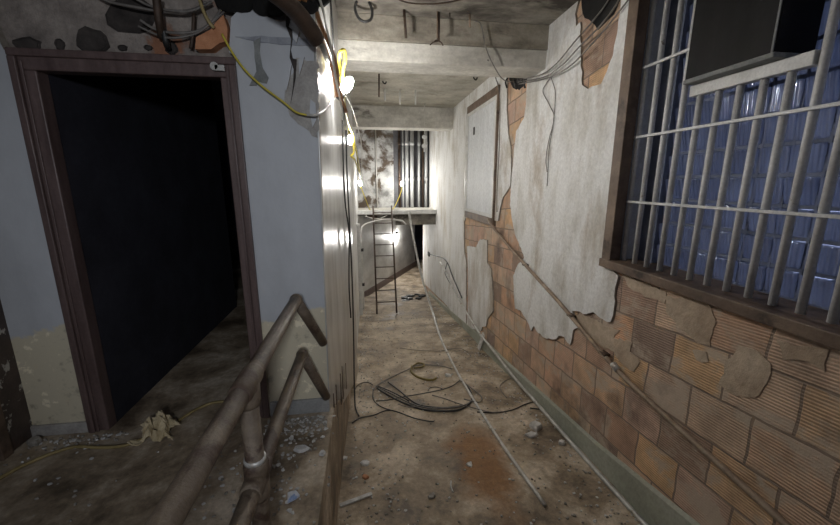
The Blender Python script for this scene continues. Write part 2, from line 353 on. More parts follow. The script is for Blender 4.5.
def shard(bm, c, r, flat, rnd, rot=None):
    """one broken flake: irregular outline with bevelled edge"""
    k = rnd.randint(5, 7); a0 = rnd.uniform(0, 6.28); pts = []
    for i in range(k):
        rr = r*rnd.uniform(.55, 1.15); a = a0 + 6.283*(i+rnd.uniform(-.25, .25))/k
        pts.append((math.cos(a)*rr, math.sin(a)*rr*rnd.uniform(.7, 1)))
    tilt = Matrix.Rotation(rnd.uniform(-.12, .12), 3, 'X') @ Matrix.Rotation(rnd.uniform(-.12, .12), 3, 'Y') if rot is None else rot
    def T(x, y, z): return Vector(c) + tilt @ Vector((x, y, z))
    lo = [bm.verts.new(T(x, y, 0)) for x, y in pts]; mid = [bm.verts.new(T(x*1.04, y*1.04, flat*.55)) for x, y in pts]
    hi = [bm.verts.new(T(x*.8, y*.8, flat*rnd.uniform(.85, 1.15))) for x, y in pts]
    for A, B in ((lo, mid), (mid, hi)):
        for i in range(k): bm.faces.new((A[i], A[(i+1) % k], B[(i+1) % k], B[i]))
    bm.faces.new(lo[::-1]); bm.faces.new(hi); return bm

# ---------------------------------------------------------------- THE SETTING
# ramp floor
bm = BM(); ys = [-2+.1*i for i in range(186)]; xs = [XL-.04+.05*0, XL+.35, .5, .9, 1.3, XR+.1, 2.8, 3.6]
rnd = random.Random(3); grid = []
for y in ys:
    row = []
    for i, x in enumerate(xs):
        x0 = x if y < 9.6 or i else -1.6
        row.append(bm.verts.new((x0, y, ramp_z(y) + (rnd.uniform(-.006, .006) if 0 < i < 6 else 0))))
    grid.append(row)
for a, b in zip(grid, grid[1:]):
    for i in range(len(xs)-1): bm.faces.new((a[i], a[i+1], b[i+1], b[i]))
ramp_floor = struct('floor', bm, 'floor', smooth=True)
# landing slab: raised floor on the left, running on into the dark room
bm = BM(); box(bm, (-4.6, -2, -.9), (XL, YD+.02, 0)); box(bm, (-4.6, YD+.02, -.2), (-.45, 7.5, 0))
hexa(bm, [(-.5, YD+.02, -1.3), (XL, YD+.02, -1.3), (-.24, 4.6, -1.3), (-.45, 4.6, -1.3), (-.5, YD+.02, 0), (XL, YD+.02, 0), (-.24, 4.6, -1.15), (-.45, 4.6, -1.15)])
struct('floor_landing', bm, 'landing')

# wall with the doorway (faces the camera)
FX0, FX1, FZ = -1.716, -.668, 2.14      # outer edges of the door frame
OX0, OX1, OZ = -1.616, -.75, 2.05       # opening
rnd = random.Random(11)
def dw(px, py): p = at(px, py, 1, YD); return (p.x, p.z)
bm = BM()
outer = [(-4.6, 0), (OX0-.03, 0), (OX0-.03, OZ+.03), (OX1+.03, OZ+.03), (OX1+.03, 0), (-.283, 0), (-.238, 2.5)] + [dw(*p) for p in ((308, 16.5), (302, 17), (293, 20), (280, 22), (268, 17), (258, 9), (250, 5), (240, 8), (231, 18), (229, 52))] + [(FX1+.02, FZ+.0), (FX0-.03, FZ+.0), (FX0-.1, 2.4), (-4.6, 2.4)]
slab(bm, [outer], xz, YD, YD+.06)
wall_front = struct('wall_front', bm, ['doorwall', 'plaster_edge'])
bm = BM(); box(bm, (-4.6, YD+.05, 2.10), (-.29, YD+.25, ZC))
up = struct('broken_upper_masonry', bm, 'upper', wall_front)
# holes broken in the masonry over the frame: shallow dark pits with a rim
for (px, py, rx, rz) in ((130, 15, .105, .085), (90, 40, .07, .055), (25, 43, .06, .03), (121, 47, .022, .014), (147, 47, .02, .012), (170, 47, .03, .03), (58, 44, .02, .025)):
    c = at(px, py, 1, YD+.035); bm = BM()
    pts = [(c.x+math.cos(a)*rx*rnd.uniform(.85, 1.15), c.z+math.sin(a)*rz*rnd.uniform(.85, 1.15)) for a in [6.283*i/14 for i in range(14)]]
    vs = [bm.verts.new((x, YD+.04, z)) for x, z in pts]; vi = [bm.verts.new((c.x+(x-c.x)*1.15, YD+.052, c.z+(z-c.z)*1.15)) for x, z in pts]; ve = [bm.verts.new((c.x+(x-c.x)*.8, YD+.048, c.z+(z-c.z)*.8)) for x, z in pts]
    for i in range(14): bm.faces.new((vs[i], vs[(i+1) % 14], vi[(i+1) % 14], vi[i])); bm.faces.new((vs[i], vs[(i+1) % 14], ve[(i+1) % 14], ve[i]))
    bm.faces.new(ve)
    obj('masonry_hole', bm, 'hole', wall_front)
# bare plaster patch, with its deep crack, near the corner
bm = BM(); pp = [dw(*p) for p in ((296, 58), (318, 62), (318, 138), (312, 136), (305, 128), (298, 124), (290, 116), (287, 106), (285, 92), (289, 78), (294, 68))]
slab(bm, [rag(pp, .012, .025, rnd)], xz, YD-.006, YD+.002); obj('bare_patch', bm, ['patch', 'patch'], wall_front)
bm = BM(); pp = [dw(*p) for p in ((288, 12), (290, 22), (288.5, 27), (292, 30), (293, 40), (291, 50), (293, 59), (297, 60), (296, 78), (293, 94), (291, 104), (293.5, 86), (294, 70), (290, 58), (291.5, 40), (286.5, 27), (286, 22))]
slab(bm, [pp], xz, YD-.012, YD+.002); obj('crack', bm, ['hole', 'hole'], wall_front)
# peeling flakes around the crack
for pts in (((293, 28), (298, 26), (300, 33), (297, 44), (294, 40)), ((299, 60), (305, 58), (303, 66), (300, 76)), ((288, 72), (292, 66), (290, 80), (287, 92), (285, 88)), ((311, 100), (316, 104), (317, 120), (313, 128), (310, 112))):
    bm = BM(); slab(bm, [[dw(*p) for p in pts]], xz, YD-.02, YD-.005); obj('peeling_flake', bm, ['doorwall', 'plaster_edge'], wall_front)
# grey base strips at the foot of the wall
bm = BM(); box(bm, (OX1+.09, YD-.018, 0), (-.283, YD+.01, .10)); struct('baseboard_right_of_door', bm, 'base', bevel=.004)
bm = BM(); box(bm, (-2.12, YD-.018, 0), (FX0-.002, YD+.01, .07)); struct('baseboard_left_of_door', bm, 'patch', bevel=.004)
# door frame
d1 = bpy.data.objects.new('door_1', None); COL.objects.link(d1); d1.location = (-1.2, YD, 0); d1['kind'] = 'structure'
for s, (a, b) in enumerate(((FX0, OX0), (OX1, FX1))):
    bm = BM(); box(bm, (a, YD-.012, 0), (b, YD+.065, OZ)); j = obj('jamb', bm, 'brown', d1, bevel=.006)
    bm = BM(); x0, x1 = (a-.006, a+.030) if s == 0 else (b-.030, b+.006)
    box(bm, (x0, YD-.030, 0), (x1, YD-.011, OZ+.06)); obj('moulding', bm, 'brown', j, bevel=.005)
    x0, x1 = (a+.036, a+.05) if s == 0 else (b-.05, b-.036)
    bm = BM(); box(bm, (x0, YD-.020, 0), (x1, YD-.011, OZ+.04)); obj('bead', bm, 'brown', j, bevel=.003)
bm = BM(); box(bm, (FX0, YD-.012, OZ), (FX1, YD+.065, FZ)); hd = obj('head', bm, 'brown', d1, bevel=.006)
bm = BM(); box(bm, (FX0-.006, YD-.030, FZ-.03), (FX1+.006, YD-.011, FZ+.006)); obj('moulding', bm, 'brown', hd, bevel=.005)
c = at(215, 69, 1, YD-.025)
bm = BM(); tube(bm, [c+Vector((0, .005, .012)), c+Vector((0, -.012, .012))], .022, 12); box(bm, c+Vector((.0, -.012, -.01)), c+Vector((.05, .0, .02))); obj('door_closer_stub', bm, 'galv', d1, smooth=False, bevel=.003)
# second opening at the left edge: chipped steel post
bm = BM(); box(bm, (-2.46, YD-.20, 0), (-2.03, YD+.05, 2.42)); d2 = struct('door_2', bm, 'steel_dark', bevel=.01)
bm = BM(); box(bm, (-2.055, YD-.212, 0), (-2.018, YD-.15, 2.42)); obj('edge_strip', bm, 'brown_worn', d2, bevel=.004)
# dark room behind the doorway
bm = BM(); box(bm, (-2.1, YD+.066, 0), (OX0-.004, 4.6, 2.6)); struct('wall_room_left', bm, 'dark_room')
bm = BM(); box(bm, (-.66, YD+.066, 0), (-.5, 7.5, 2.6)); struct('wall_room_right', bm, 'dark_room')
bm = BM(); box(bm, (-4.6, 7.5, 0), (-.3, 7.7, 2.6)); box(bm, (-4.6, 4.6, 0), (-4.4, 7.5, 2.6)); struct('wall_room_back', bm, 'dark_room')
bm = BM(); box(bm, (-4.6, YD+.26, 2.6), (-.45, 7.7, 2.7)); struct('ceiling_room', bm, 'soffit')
bm = BM(); box(bm, (-4.8, -2, -.5), (-4.6, YD+.2, 3)); struct('wall_far_left', bm, 'doorwall')

# ceiling with its beams
bm = BM(); box(bm, (-4.8, .2, ZC), (4, 17, ZC+.15)); ceil = struct('ceiling', bm, 'concrete')
bm = BM(); box(bm, (-.30, 3.72, 2.765), (XR, 4.12, ZC)); obj('beam_haunch', bm, 'haunch', ceil, bevel=.006)
bm = BM(); hexa(bm, [(-.30, 3.745, 2.60), (XR, 3.745, 2.60), (XR, 4.10, 2.60), (-.30, 4.10, 2.60), (-.30, 3.735, 2.765), (XR, 3.735, 2.765), (XR, 4.11, 2.765), (-.30, 4.11, 2.765)]); obj('beam', bm, 'beam', ceil, bevel=.008)
bm = BM(); box(bm, (-.30, 7.72, 2.57), (XR, 8.10, ZC)); obj('beam', bm, 'beam', ceil, bevel=.01)
M['bay'] = mat('lit_bay_concrete', (.34, .32, .26), (.56, .53, .45), 2.4, .85, 0, .3, (.3, .65), (1, 1.4, 1), (.20, .18, .14), 1.6, (.56, .70))  # paler, yellower than the ceiling: lamplight on the bay put into the colour
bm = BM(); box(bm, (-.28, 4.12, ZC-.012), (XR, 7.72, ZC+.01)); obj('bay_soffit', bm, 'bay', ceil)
bm = BM(); box(bm, (-.30, .2, 2.90), (XR, 1.7, ZC)); obj('beam', bm, 'concrete', ceil, bevel=.01)

# left corridor wall: glossy sheet, then plain wall
T = .06
bm = BM(); a, b = (-.272, YD), (-.18, 4.65)
hexa(bm, [(a[0]-.011, a[1]-.004, -.12), (b[0], b[1], -1.10), (b[0]-T, b[1], -1.10), (a[0]-T, a[1]+.02, -.12), (a[0]+.038, a[1]-.004, ZC), (b[0], b[1], ZC), (b[0]-T, b[1], ZC), (a[0]-T, a[1]+.02, ZC)])
wl = struct('wall_left', bm, 'sheet', bevel=.004)
bm = BM(); hexa(bm, [(-.5, YD+.225, -.2), (-.342, YD+.225, -.2), (-.245, 4.64, -1.3), (-.5, 4.64, -1.3), (-.5, YD+.225, ZC), (-.342, YD+.225, ZC), (-.245, 4.64, ZC), (-.5, 4.64, ZC)]); obj('wall_core', bm, 'upper', wl)
bm = BM(); rb = random.Random(5)
for i in (0, 1, 3, 4, 6):   # broken, splintered lower edge of the sheet
    y0 = YD+.03+i*.14; x0 = left_x(y0)
    h = rb.uniform(.10, .30); z0 = -.13-(y0-YD)*.28
    vs = [bm.verts.new(v) for v in ((x0+.003, y0, z0), (x0+.005, y0+.05, z0), (x0+.005, y0+.03, z0+h), (x0-.004, y0, z0), (x0-.004, y0+.05, z0), (x0-.002, y0+.03, z0+h))]
    for f in ((0, 1, 2), (5, 4, 3), (0, 3, 4, 1), (1, 4, 5, 2), (2, 5, 3, 0)): bm.faces.new([vs[q] for q in f])
obj('splintered_edge', bm, 'brown_worn', wl)
bm = BM(); box(bm, (-.5, 4.66, -2), (-.215, 9.4, ZC)); struct('wall_left_far', bm, 'plaster')
bm = BM(); box(bm, (-.5, 9.4, .55), (-.215, 10.6, ZC)); struct('wall_left_upper', bm, 'plaster')

# far wall above the platform
YE = 10.6
bm = BM(); box(bm, (-.4, YE, .5), (2.1, YE+.15, ZC)); struct('wall_end', bm, 'endwall')
bm = BM(); box(bm, (.80, YE-.02, .78), (XR-.02, YE+.01, ZC)); struct('alcove_panel', bm, 'soffit')  # flat panel; darkness of an alcove behind the risers put into its colour
# passage under the platform: slanting wall, end wall with a dark doorway
bm = BM(); p0 = (-.45, 9.75); p1 = (1.88, 14.3)
n = Vector((p1[1]-p0[1], -(p1[0]-p0[0]))).normalized()*-.12
hexa(bm, [(*p0, -1.9), (*p1, -1.9), (p1[0]+n.x, p1[1]+n.y, -1.9), (p0[0]+n.x, p0[1]+n.y, -1.9), (*p0, .6), (*p1, .6), (p1[0]+n.x, p1[1]+n.y, .6), (p0[0]+n.x, p0[1]+n.y, .6)]); 
def slant():
    m, nt, b = new_mat('glossy_stained_wall'); nn = noise_node(nt, coords(nt, (1, 1, 1.5)), 1.6, 7, .65)
    r = ramp_node(nt, [(.3, (.36, .35, .33)), (.65, (.66, .66, .64))]); nt.links.new(nn.outputs[0], r.inputs[0]); nt.links.new(r.outputs[0], b.inputs['Base Color']); b.inputs['Roughness'].default_value = .3; return m
M['slant'] = slant()
wsl = struct('wall_passage', bm, 'slant')
bm = BM(); m2 = n*-.25
hexa(bm, [(*p0, -1.8), (*p1, -1.8), (p1[0]+m2.x, p1[1]+m2.y, -1.8), (p0[0]+m2.x, p0[1]+m2.y, -1.8), (*p0, -1.6), (*p1, -1.6), (p1[0]+m2.x, p1[1]+m2.y, -1.6), (p0[0]+m2.x, p0[1]+m2.y, -1.6)]); struct('baseboard_passage', bm, 'brown')
bm = BM(); box(bm, (1.7, 15.6, -1.9), (3.6, 15.75, .6)); box(bm, (3.5, 11.9, -1.9), (3.6, 15.6, .6)); struct('wall_passage_end', bm, 'dark_room')
bm = BM(); box(bm, (-.5, 10.62, .5), (3.6, 16, .6)); struct('ceiling_passage', bm, 'concrete')

# right wall: clay block body with two window openings
YW0, YW1, ZW0, ZW1 = .2, 2.50, .92, 2.80      # barred window (frame outside)
YV0, YV1, ZV0, ZV1 = 5.02, 6.58, .95, 2.70    # boarded window
bm = BM()
outl = [(-2, -1.95), (11.7, -1.95), (11.7, ZC), (-2, ZC)]
slab(bm, [outl, [(YW0, ZW0), (YW0, ZW1), (YW1, ZW1), (YW1, ZW0)], [(YV0, ZV0), (YV0, ZV1), (YV1, ZV1), (YV1, ZV0)]], yz, XR, XR+.32, 0)
wr = struct('wall_right', bm, 'brick')
rnd = random.Random(23)
XP = XR-.018
def rw(px, py): p = at(px, py, 0, XP); return (p.y, p.z)
def rwl(l): return [rw(*p) for p in l]
A_left = rwl([(507, 84), (506.5, 110), (508, 133), (511, 150), (511, 170), (510, 186), (503, 197), (500, 208), (498, 221)])
A_right = rwl([(527, 82), (526, 105), (524, 118), (516, 131), (514, 150), (513, 165), (511, 185), (510, 205), (512, 220), (515, 235), (521, 248), (524, 258), (518, 264), (513, 276), (514, 298), (515, 309), (520, 310), (527, 321), (531, 331), (534, 326), (538, 333), (547, 339), (556, 339), (558.6, 336), (564, 337), (570, 345), (573, 330), (580, 328), (572, 311), (586, 314), (593, 312), (607, 322), (610.5, 322), (614, 307), (615, 288), (618, 276), (612, 270), (604, 265)])
hole = rwl([(628, 0), (621, 0), (620, 12), (617, 34), (613, 55), (607, 71), (601, 84), (588, 89), (582, 85), (581, 60), (580, 22), (576, 26), (575, 14), (579, -3)])
bot = rw(464, 222)
P1 = [(A_left[0][0]+.02, ZC)] + A_left + rwl([(466, 217), (464, 222), (464, 250), (466, 262), (466, 290), (466, 318), (466, 329)])
yq = P1[-1][0]
P1 += [(8.2, -1.33), (11.7, -1.75), (11.7, ZC)]
wl_loop = [(YV0, ZV0+.02), (YV0, ZV1), (YV1, ZV1), (YV1, ZV0+.02)]
bm = BM(); slab(bm, [rag(P1, .008, .05, rnd, keep=(0, len(P1)-1, len(P1)-2, len(P1)-3, len(A_left), len(A_left)+1)), wl_loop], yz, XP, XR+.002); obj('plaster_coat', bm, ['plaster', 'plaster_edge'], wr)
P2 = [(A_right[0][0], ZC)] + A_right + [(YW1+.03, ZW0)] + [(YW1+.03, ZC-.3), (YW1+.03, ZC)] + [(2.55, ZC)]
hole = [(min(h[0], 99), h[1]) for h in hole]
top_near = (hole[0][0], ZC); top_far = (hole[-1][0], ZC)
P2 = [(A_right[0][0], ZC)] + A_right + [(YW1+.03, ZW0), (YW1+.03, ZC), top_near] + hole[1:] + [top_far]
bm = BM(); slab(bm, [rag(P2, .010, .045, rnd, keep=(0, len(A_right)+1, len(A_right)+2, len(P2)-1, len(P2)-2))], yz, XP, XR+.002); obj('plaster_coat', bm, ['plaster', 'plaster_edge'], wr)
P3 = rwl([(467, 246), (476, 247), (480, 239), (487, 240), (487, 263), (491, 269), (493, 300), (493, 311), (487, 319), (486, 326), (482, 327), (481, 331), (473, 329), (471, 331), (467, 326), (468, 300), (468, 270)])
bm = BM(); slab(bm, [rag(P3, .008, .05, rnd)], yz, XP, XR+.002); obj('plaster_coat', bm, ['plaster', 'plaster_edge'], wr)
# scratch-coat mortar left on the blocks
for pts in (((574, 315), (590, 318), (606, 327), (618, 330), (612, 338), (631, 342), (628, 352), (638, 362), (632, 372), (622, 366), (612, 352), (598, 345), (586, 338), (577, 330)),
            ((664, 296), (690, 300), (708, 306), (714, 322), (708, 346), (692, 340), (676, 326), (664, 312)), ((736, 346), (756, 352), (768, 364), (764, 384), (752, 398), (734, 396), (716, 384), (722, 366)),
            ((690, 350), (704, 352), (706, 362), (694, 360)), ((618, 272), (640, 282), (664, 292), (662, 304), (648, 298), (628, 288)), ((774, 340), (800, 346), (826, 350), (822, 372), (806, 362), (780, 360))):
    bm = BM(); slab(bm, [rag(rwl(pts), .011, .03, rnd)], yz, XR-.0045, XR+.002); obj('mortar_smear', bm, ['mortar', 'mortar'], wr)
# holes at the top of the wall: flat black patches, shade put into colour
bm = BM(); hp = rwl([(580, 6), (583, 18), (590, 22), (596, 30), (604, 22), (612, 14), (618, 0), (614, -14), (580, -10)])
slab(bm, [rag(hp, .01, .05, rnd)], yz, XR-.004, XR+.01); obj('dark_hole', bm, ['near_black', 'near_black'], wr)
bm = BM(); hp = rwl([(508, 76), (528, 74), (524, 84), (518, 90), (512, 88)])
slab(bm, [rag(hp, .01, .05, rnd)], yz, XR-.006, XR+.01); obj('dark_hole', bm, ['near_black', 'near_black'], wr)

# curb along the foot of the right wall
bm = BM(); CU = [(-2, -.30), (.6, -.33), (1.44, -.40), (2.36, -.585), (4.45, -.875), (5.65, -1.0), (8.0, -1.36), (10.5, -1.72)]
prev = None
for y, z in CU:
    r = [bm.verts.new(v) for v in ((XR-.045, y, ramp_z(y)-.03), (XR-.03, y, z), (XR+.03, y, z+.025), (XR+.03, y, ramp_z(y)-.03))]
    if prev:
        for i in range(4): bm.faces.new((prev[i], prev[(i+1) % 4], r[(i+1) % 4], r[i]))
    else: bm.faces.new(r)
    prev = r
bm.faces.new(prev[::-1]); struct('baseboard_right', bm, 'curb')

# barred window
w1 = bpy.data.objects.new('window_1', None); COL.objects.link(w1); w1.location = (XR, 1.4, ZW0); w1['kind'] = 'structure'
bm = BM(); f = .055
box(bm, (XR-.035, YW1-f, ZW0), (XR+.05, YW1+.045, ZW1)); obj('frame_jamb', bm, 'brown_worn', w1, bevel=.005)
bm = BM(); box(bm, (XR-.035, YW0-.05, ZW0), (XR+.05, YW0+f, ZW1)); obj('frame_jamb', bm, 'brown_worn', w1, bevel=.005)
bm = BM(); box(bm, (XR-.035, YW0+f, ZW1-f), (XR+.05, YW1-f, ZW1+.02)); obj('frame_head', bm, 'brown_worn', w1, bevel=.005)
bm = BM(); box(bm, (XR-.05, YW0-.08, ZW0-.05), (XR+.02, YW1+.05, ZW0+.012)); box(bm, (XR+.0, YW0+f, ZW0-.005), (XR+.30, YW1-.002, ZW0+.012)); obj('sill', bm, 'brown_worn', w1, bevel=.006)
bm = BM(); box(bm, (XR+.051, YW1-.025, ZW0+.012), (XR+.30, YW1-.001, ZW1-f)); obj('reveal', bm, 'reveal', w1)
bm = BM(); box(bm, (XR+.05, YW0+.002, ZW0+.012), (XR+.30, YW0+f, ZW1-f)); obj('reveal', bm, 'reveal', w1)
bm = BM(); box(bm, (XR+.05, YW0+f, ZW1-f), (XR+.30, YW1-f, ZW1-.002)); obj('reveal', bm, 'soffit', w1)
bm = BM(); rg = random.Random(2); gy0, gy1 = YW0+f, YW1-f-.13; nz = 12; ny = 14; dy = (gy1-gy0)/ny; dz = (ZW1-ZW0-f-.012)/nz
for i in range(ny):
    for j in range(nz):
        y0 = gy0+i*dy; z0 = ZW0+.012+j*dz
        t = rg.uniform(-.006, .006); u = rg.uniform(-.006, .006)
        hexa(bm, [(XR+.235+t+u, y0+.006, z0+.008), (XR+.235-t+u, y0+dy-.006, z0+.008), (XR+.31, y0+dy-.006, z0+.008), (XR+.31, y0+.006, z0+.008),
                  (XR+.215+t-u, y0+.006, z0+dz-.012), (XR+.215-t-u, y0+dy-.006, z0+dz-.012), (XR+.31, y0+dy-.006, z0+dz-.012), (XR+.31, y0+.006, z0+dz-.012)])
obj('glass_block_panel', bm, 'glass', w1, bevel=.010)
bm = BM()
for i in range(ny+1): box(bm, (XR+.24, gy0+i*dy-.006, ZW0+.012), (XR+.305, gy0+i*dy+.006, ZW1-f))
for j in range(nz+1): box(bm, (XR+.242, gy0, ZW0+.012+j*dz-.009), (XR+.303, gy1, ZW0+.012+j*dz+.009))
box(bm, (XR+.2, gy1, ZW0+.012), (XR+.30, YW1-.026, ZW1-f)); obj('block_joints', bm, 'joint', w1)
XB = XR+.075
XF = XR-.015; _a, _b = at(684, 84, 0, XF), at(773, 58, 0, XF)
BOXY0, BOXY1, BOXZ = _b.y, _a.y, (_a.z+_b.z)/2
for k in range(18):
    y = 2.441-.1155*k
    if y < YW0+f+.01: break
    top = ZW1-f
    if BOXY0-.03 < y < BOXY1-.02: top = BOXZ-.02
    bm = BM(); tube(bm, [(XB, y, ZW0+.005), (XB, y, top)], .0175, 12); obj('bar', bm, 'bar', w1, smooth=True)
for z in (1.369, 1.80, 2.235):
    zz = at(620 if z < 1.5 else 627 if z < 2 else 637, 201 if z < 1.5 else 139 if z < 2 else 71, 0, XB-.02).z
    y0 = BOXY1+.015 if z > 2.1 else YW0+f
    bm = BM(); box(bm, (XB-.030, y0, zz-.008), (XB-.014, YW1-.03, zz+.008)); obj('cross_bar', bm, 'bar', w1, bevel=.002)
bm = BM(); box(bm, (XB-.03, 1.42, BOXZ-.062), (XB+.02, BOXY1+.02, BOXZ-.002)); obj('bar_header', bm, 'white_metal', w1, bevel=.004)
# dark metal box standing on the header of the bars
bx = thing('metal_box', 'black sheet metal box jutting through the top of the barred window', 'box', (XR, 1.7, BOXZ))
bm = BM(); box(bm, (XF, BOXY0, BOXZ), (XR+.2, BOXY1, 2.72)); obj('casing', bm, 'box', bx, bevel=.006)
bm = BM(); box(bm, (XF-.005, BOXY0-.004, BOXZ-.001), (XR+.2, BOXY1+.004, BOXZ+.022)); obj('bottom_flange', bm, 'tape', bx, bevel=.003)
bm = BM(); box(bm, (XF-.005, BOXY0+.004, BOXZ+.022), (XF, BOXY0+.012, 2.71)); obj('seam_strip', bm, 'tape', bx)

# boarded window
w2 = bpy.data.objects.new('window_2', None); COL.objects.link(w2); w2.location = (XR, 5.8, ZV0); w2['kind'] = 'structure'
for (y0, y1, z0, z1) in ((YV0-.05, YV0+.05, ZV0-.06, ZV1+.06), (YV1-.05, YV1+.05, ZV0-.06, ZV1+.06), (YV0+.05, YV1-.05, ZV1-.05, ZV1+.06), (YV0+.05, YV1-.05, ZV0-.06, ZV0+.05)):
    nw = z1-z0 > 1
    if nw and y1 < 5.5: y0 += .04; y1 -= .02
    if nw and y1 > 5.5: y1 -= .03
    bm = BM(); box(bm, (XR-.05, y0, z0), (XR+.1, y1, z1)); obj('frame_member', bm, 'white_metal' if nw and y1 > 5.5 else 'brown_worn', w2, bevel=.005)
bm = BM(); box(bm, (XR-.03, YV0+.05, ZV0+.05), (XR+.05, YV1-.05, ZV1-.05)); obj('board', bm, 'board', w2)
for (y0, y1, z0, z1) in ((YV0+.05, YV0+.10, ZV0+.05, ZV1-.05), (YV1-.10, YV1-.05, ZV0+.05, ZV1-.05), (YV0+.10, YV1-.10, ZV1-.10, ZV1-.05), (YV0+.10, YV1-.10, ZV0+.05, ZV0+.10)):
    bm = BM(); box(bm, (XR-.042, y0, z0), (XR-.02, y1, z1)); obj('white_bead', bm, 'white_metal', w2, bevel=.003)
c = at(474, 131, 0, XR-.035)
bm = BM(); box(bm, c-Vector((.008, .03, .06)), c+Vector((.004, .03, .06))); obj('latch_hole', bm, 'black', w2, bevel=.003)

# ---------------------------------------------------------------- THINGS
# platform slab across the corridor
pl = thing('platform', 'white edged concrete platform spanning the corridor behind the ladder', 'platform', (.8, 9.45, .8))
bm = BM(); box(bm, (-.212, 9.4, .70), (XR-.02, YE-.002, .80)); obj('deck', bm, 'beam', pl)
bm = BM(); box(bm, (-.212, 9.36, .715), (XR-.02, 9.41, .815)); obj('edge_trim', bm, 'white_metal', pl, bevel=.008)
bm = BM(); box(bm, (.75, 9.5, .42), (XR-.02, 9.62, .70)); obj('downstand', bm, 'concrete', pl)

# ladder
ld = thing('ladder', 'thin dark metal ladder leaning on the far platform', 'ladder', (.4, 8.05, ramp_z(8.05)))
lb = [Vector((.175, 8.05, ramp_z(8.05)+.012)), Vector((.63, 8.05, ramp_z(8.05)+.012))]
lt = [at(373.2, 212, 1, 9.32), at(391.6, 212, 1, 9.32)]
lt = [Vector((p.x, 9.315, .93)) for p in lt]
for a, b in zip(lb, lt): obj('side_rail', tube(BM(), [a, b], .020, 8), 'rust_dark', ld, smooth=True)
for k in range(9):
    t = .10+k*.104
    if t > .97: break
    obj('rung', tube(BM(), [lb[0].lerp(lt[0], t), lb[1].lerp(lt[1], t)], .011, 8), 'rust_dark', ld, smooth=True)

# pipe railing on the landing
XRAIL = -.385; ZT, ZL_ = .855, .575
rl = thing('pipe_railing', 'dirty brown pipe railing with two rails on the landing edge', 'railing', (XRAIL, 1.0, 0))
e1 = at(296, 300, 0, XRAIL); e2 = at(302, 355, 0, XRAIL)
ZT, ZL_ = e1.z, e2.z; r0 = .030
w1e = Vector((-.30, YD-.005, at(328, 342, 1, YD).z)); w2e = Vector((-.30, YD-.005, at(331, 396, 1, YD).z))
obj('top_rail', tube(BM(), [(XRAIL, -.6, ZT), e1], r0, 16), 'pipe', rl, smooth=True)
obj('lower_rail', tube(BM(), [(XRAIL, -.6, ZL_), e2], r0*.95, 16), 'pipe', rl, smooth=True)
obj('rail_return', tube(BM(), [e1, w1e], r0*.95, 16), 'pipe', rl, smooth=True)
obj('rail_return', tube(BM(), [e2, w2e], r0*.92, 16), 'pipe', rl, smooth=True)
obj('elbow', ball(BM(), e1, r0*1.14, (1, 1, 1), 16, 12), 'pipe', rl, smooth=True)
obj('elbow', ball(BM(), e2, r0*1.10, (1, 1, 1), 16, 12), 'pipe', rl, smooth=True)
YP = at(247, 388, 0, XRAIL).y
pst = obj('post', tube(BM(), [(XRAIL, YP, 0.0), (XRAIL, YP, ZT)], r0*.98, 16), 'pipe', rl, smooth=True)
for z, n_ in ((ZT, 0), (ZL_, 1)):
    bm = BM(); tube(bm, [(XRAIL, YP-.075, z), (XRAIL, YP-.06, z), (XRAIL, YP+.06, z), (XRAIL, YP+.075, z)], [r0*1.08, r0*1.2, r0*1.2, r0*1.08], 16)
    tube(bm, [(XRAIL, YP, z-.075), (XRAIL, YP, z-.06), (XRAIL, YP, z)], [r0*1.12, r0*1.26, r0*1.26], 16)
    if n_: tube(bm, [(XRAIL, YP, z), (XRAIL, YP, z+.055), (XRAIL, YP, z+.068)], [r0*1.26, r0*1.26, r0*1.12], 16)
    obj('tee_fitting', bm, 'pipe', rl, smooth=True)
bm = BM(); tube(bm, [(XRAIL, YP, ZL_+.066), (XRAIL, YP, ZL_+.08)], r0*1.14, 16); obj('collar', bm, 'galv', rl, smooth=True)
bm = BM(); tube(bm, [(XRAIL, YP, 0), (XRAIL, YP, .012), (XRAIL, YP, .02)], [.06, .058, .036], 20); obj('foot_flange', bm, 'pipe', rl, smooth=True)

# conduits
A = [on_ramp(x, y, .014) for x, y in ((545, 505), (520, 470), (498, 438), (470, 394), (452, 362), (440, 336))]
A += [at(432, 310, 1, 7.8), at(424, 285, 1, 8.7), at(417, 256, 1, 9.15), at(411.5, 228, 1, 9.33), at(409, 212, 1, 9.345)]
A[6].z = max(A[6].z, ramp_z(A[6].y)+.02)
t = tube_obj('conduit', A, [.0155+.014*min(1, max(0, i-24)/18) for i in range(61)], 'galv'); tag(t, 'long grey conduit from the rusty floor stain up to the platform', 'conduit')
B = [at(440, 262, 0, XR-.06), at(446, 272, 0, XR-.06), at(454, 290, 0, XR-.065), at(465, 310, 0, XR-.075)] + [min((on_ramp(x, y, .02), at(x, y, 0, XR-.085)), key=lambda p: p.x) for x, y in ((478, 331), (495, 353), (513, 376), (540, 407), (567, 438), (600, 475), (648, 528), (672, 556))]
t = tube_obj('conduit', B, .018, 'galv'); tag(t, 'silver conduit lying along the floor beside the green curb', 'conduit')
XCt = XR-.05
Cp = [at(488, 219, 0, XCt), at(493, 227, 0, XCt), at(520, 259, 0, XCt), at(557, 300, 0, XCt), at(590, 339, 0, XCt), at(621, 374, 0, XCt), at(670, 420, 0, XCt), at(730, 474, 0, XCt), at(790, 528, 0, XCt), at(860, 590, 0, XCt)]
rp = thing('wall_pipe', 'long rusty pipe slanting down across the right wall', 'pipe', Cp[5])
tube_obj('pipe_run', Cp, .018, 'rusty', rp, n=10)
for (px, py) in ((525, 265), (604, 354), (571, 316)):
    c = at(px, py, 0, XCt); bm = BM(); box(bm, (c.x-.016, c.y-.03, c.z-.012), (XP+.001, c.y+.05, c.z+.012)); obj('bracket', bm, 'rust_dark', rp, bevel=.003)
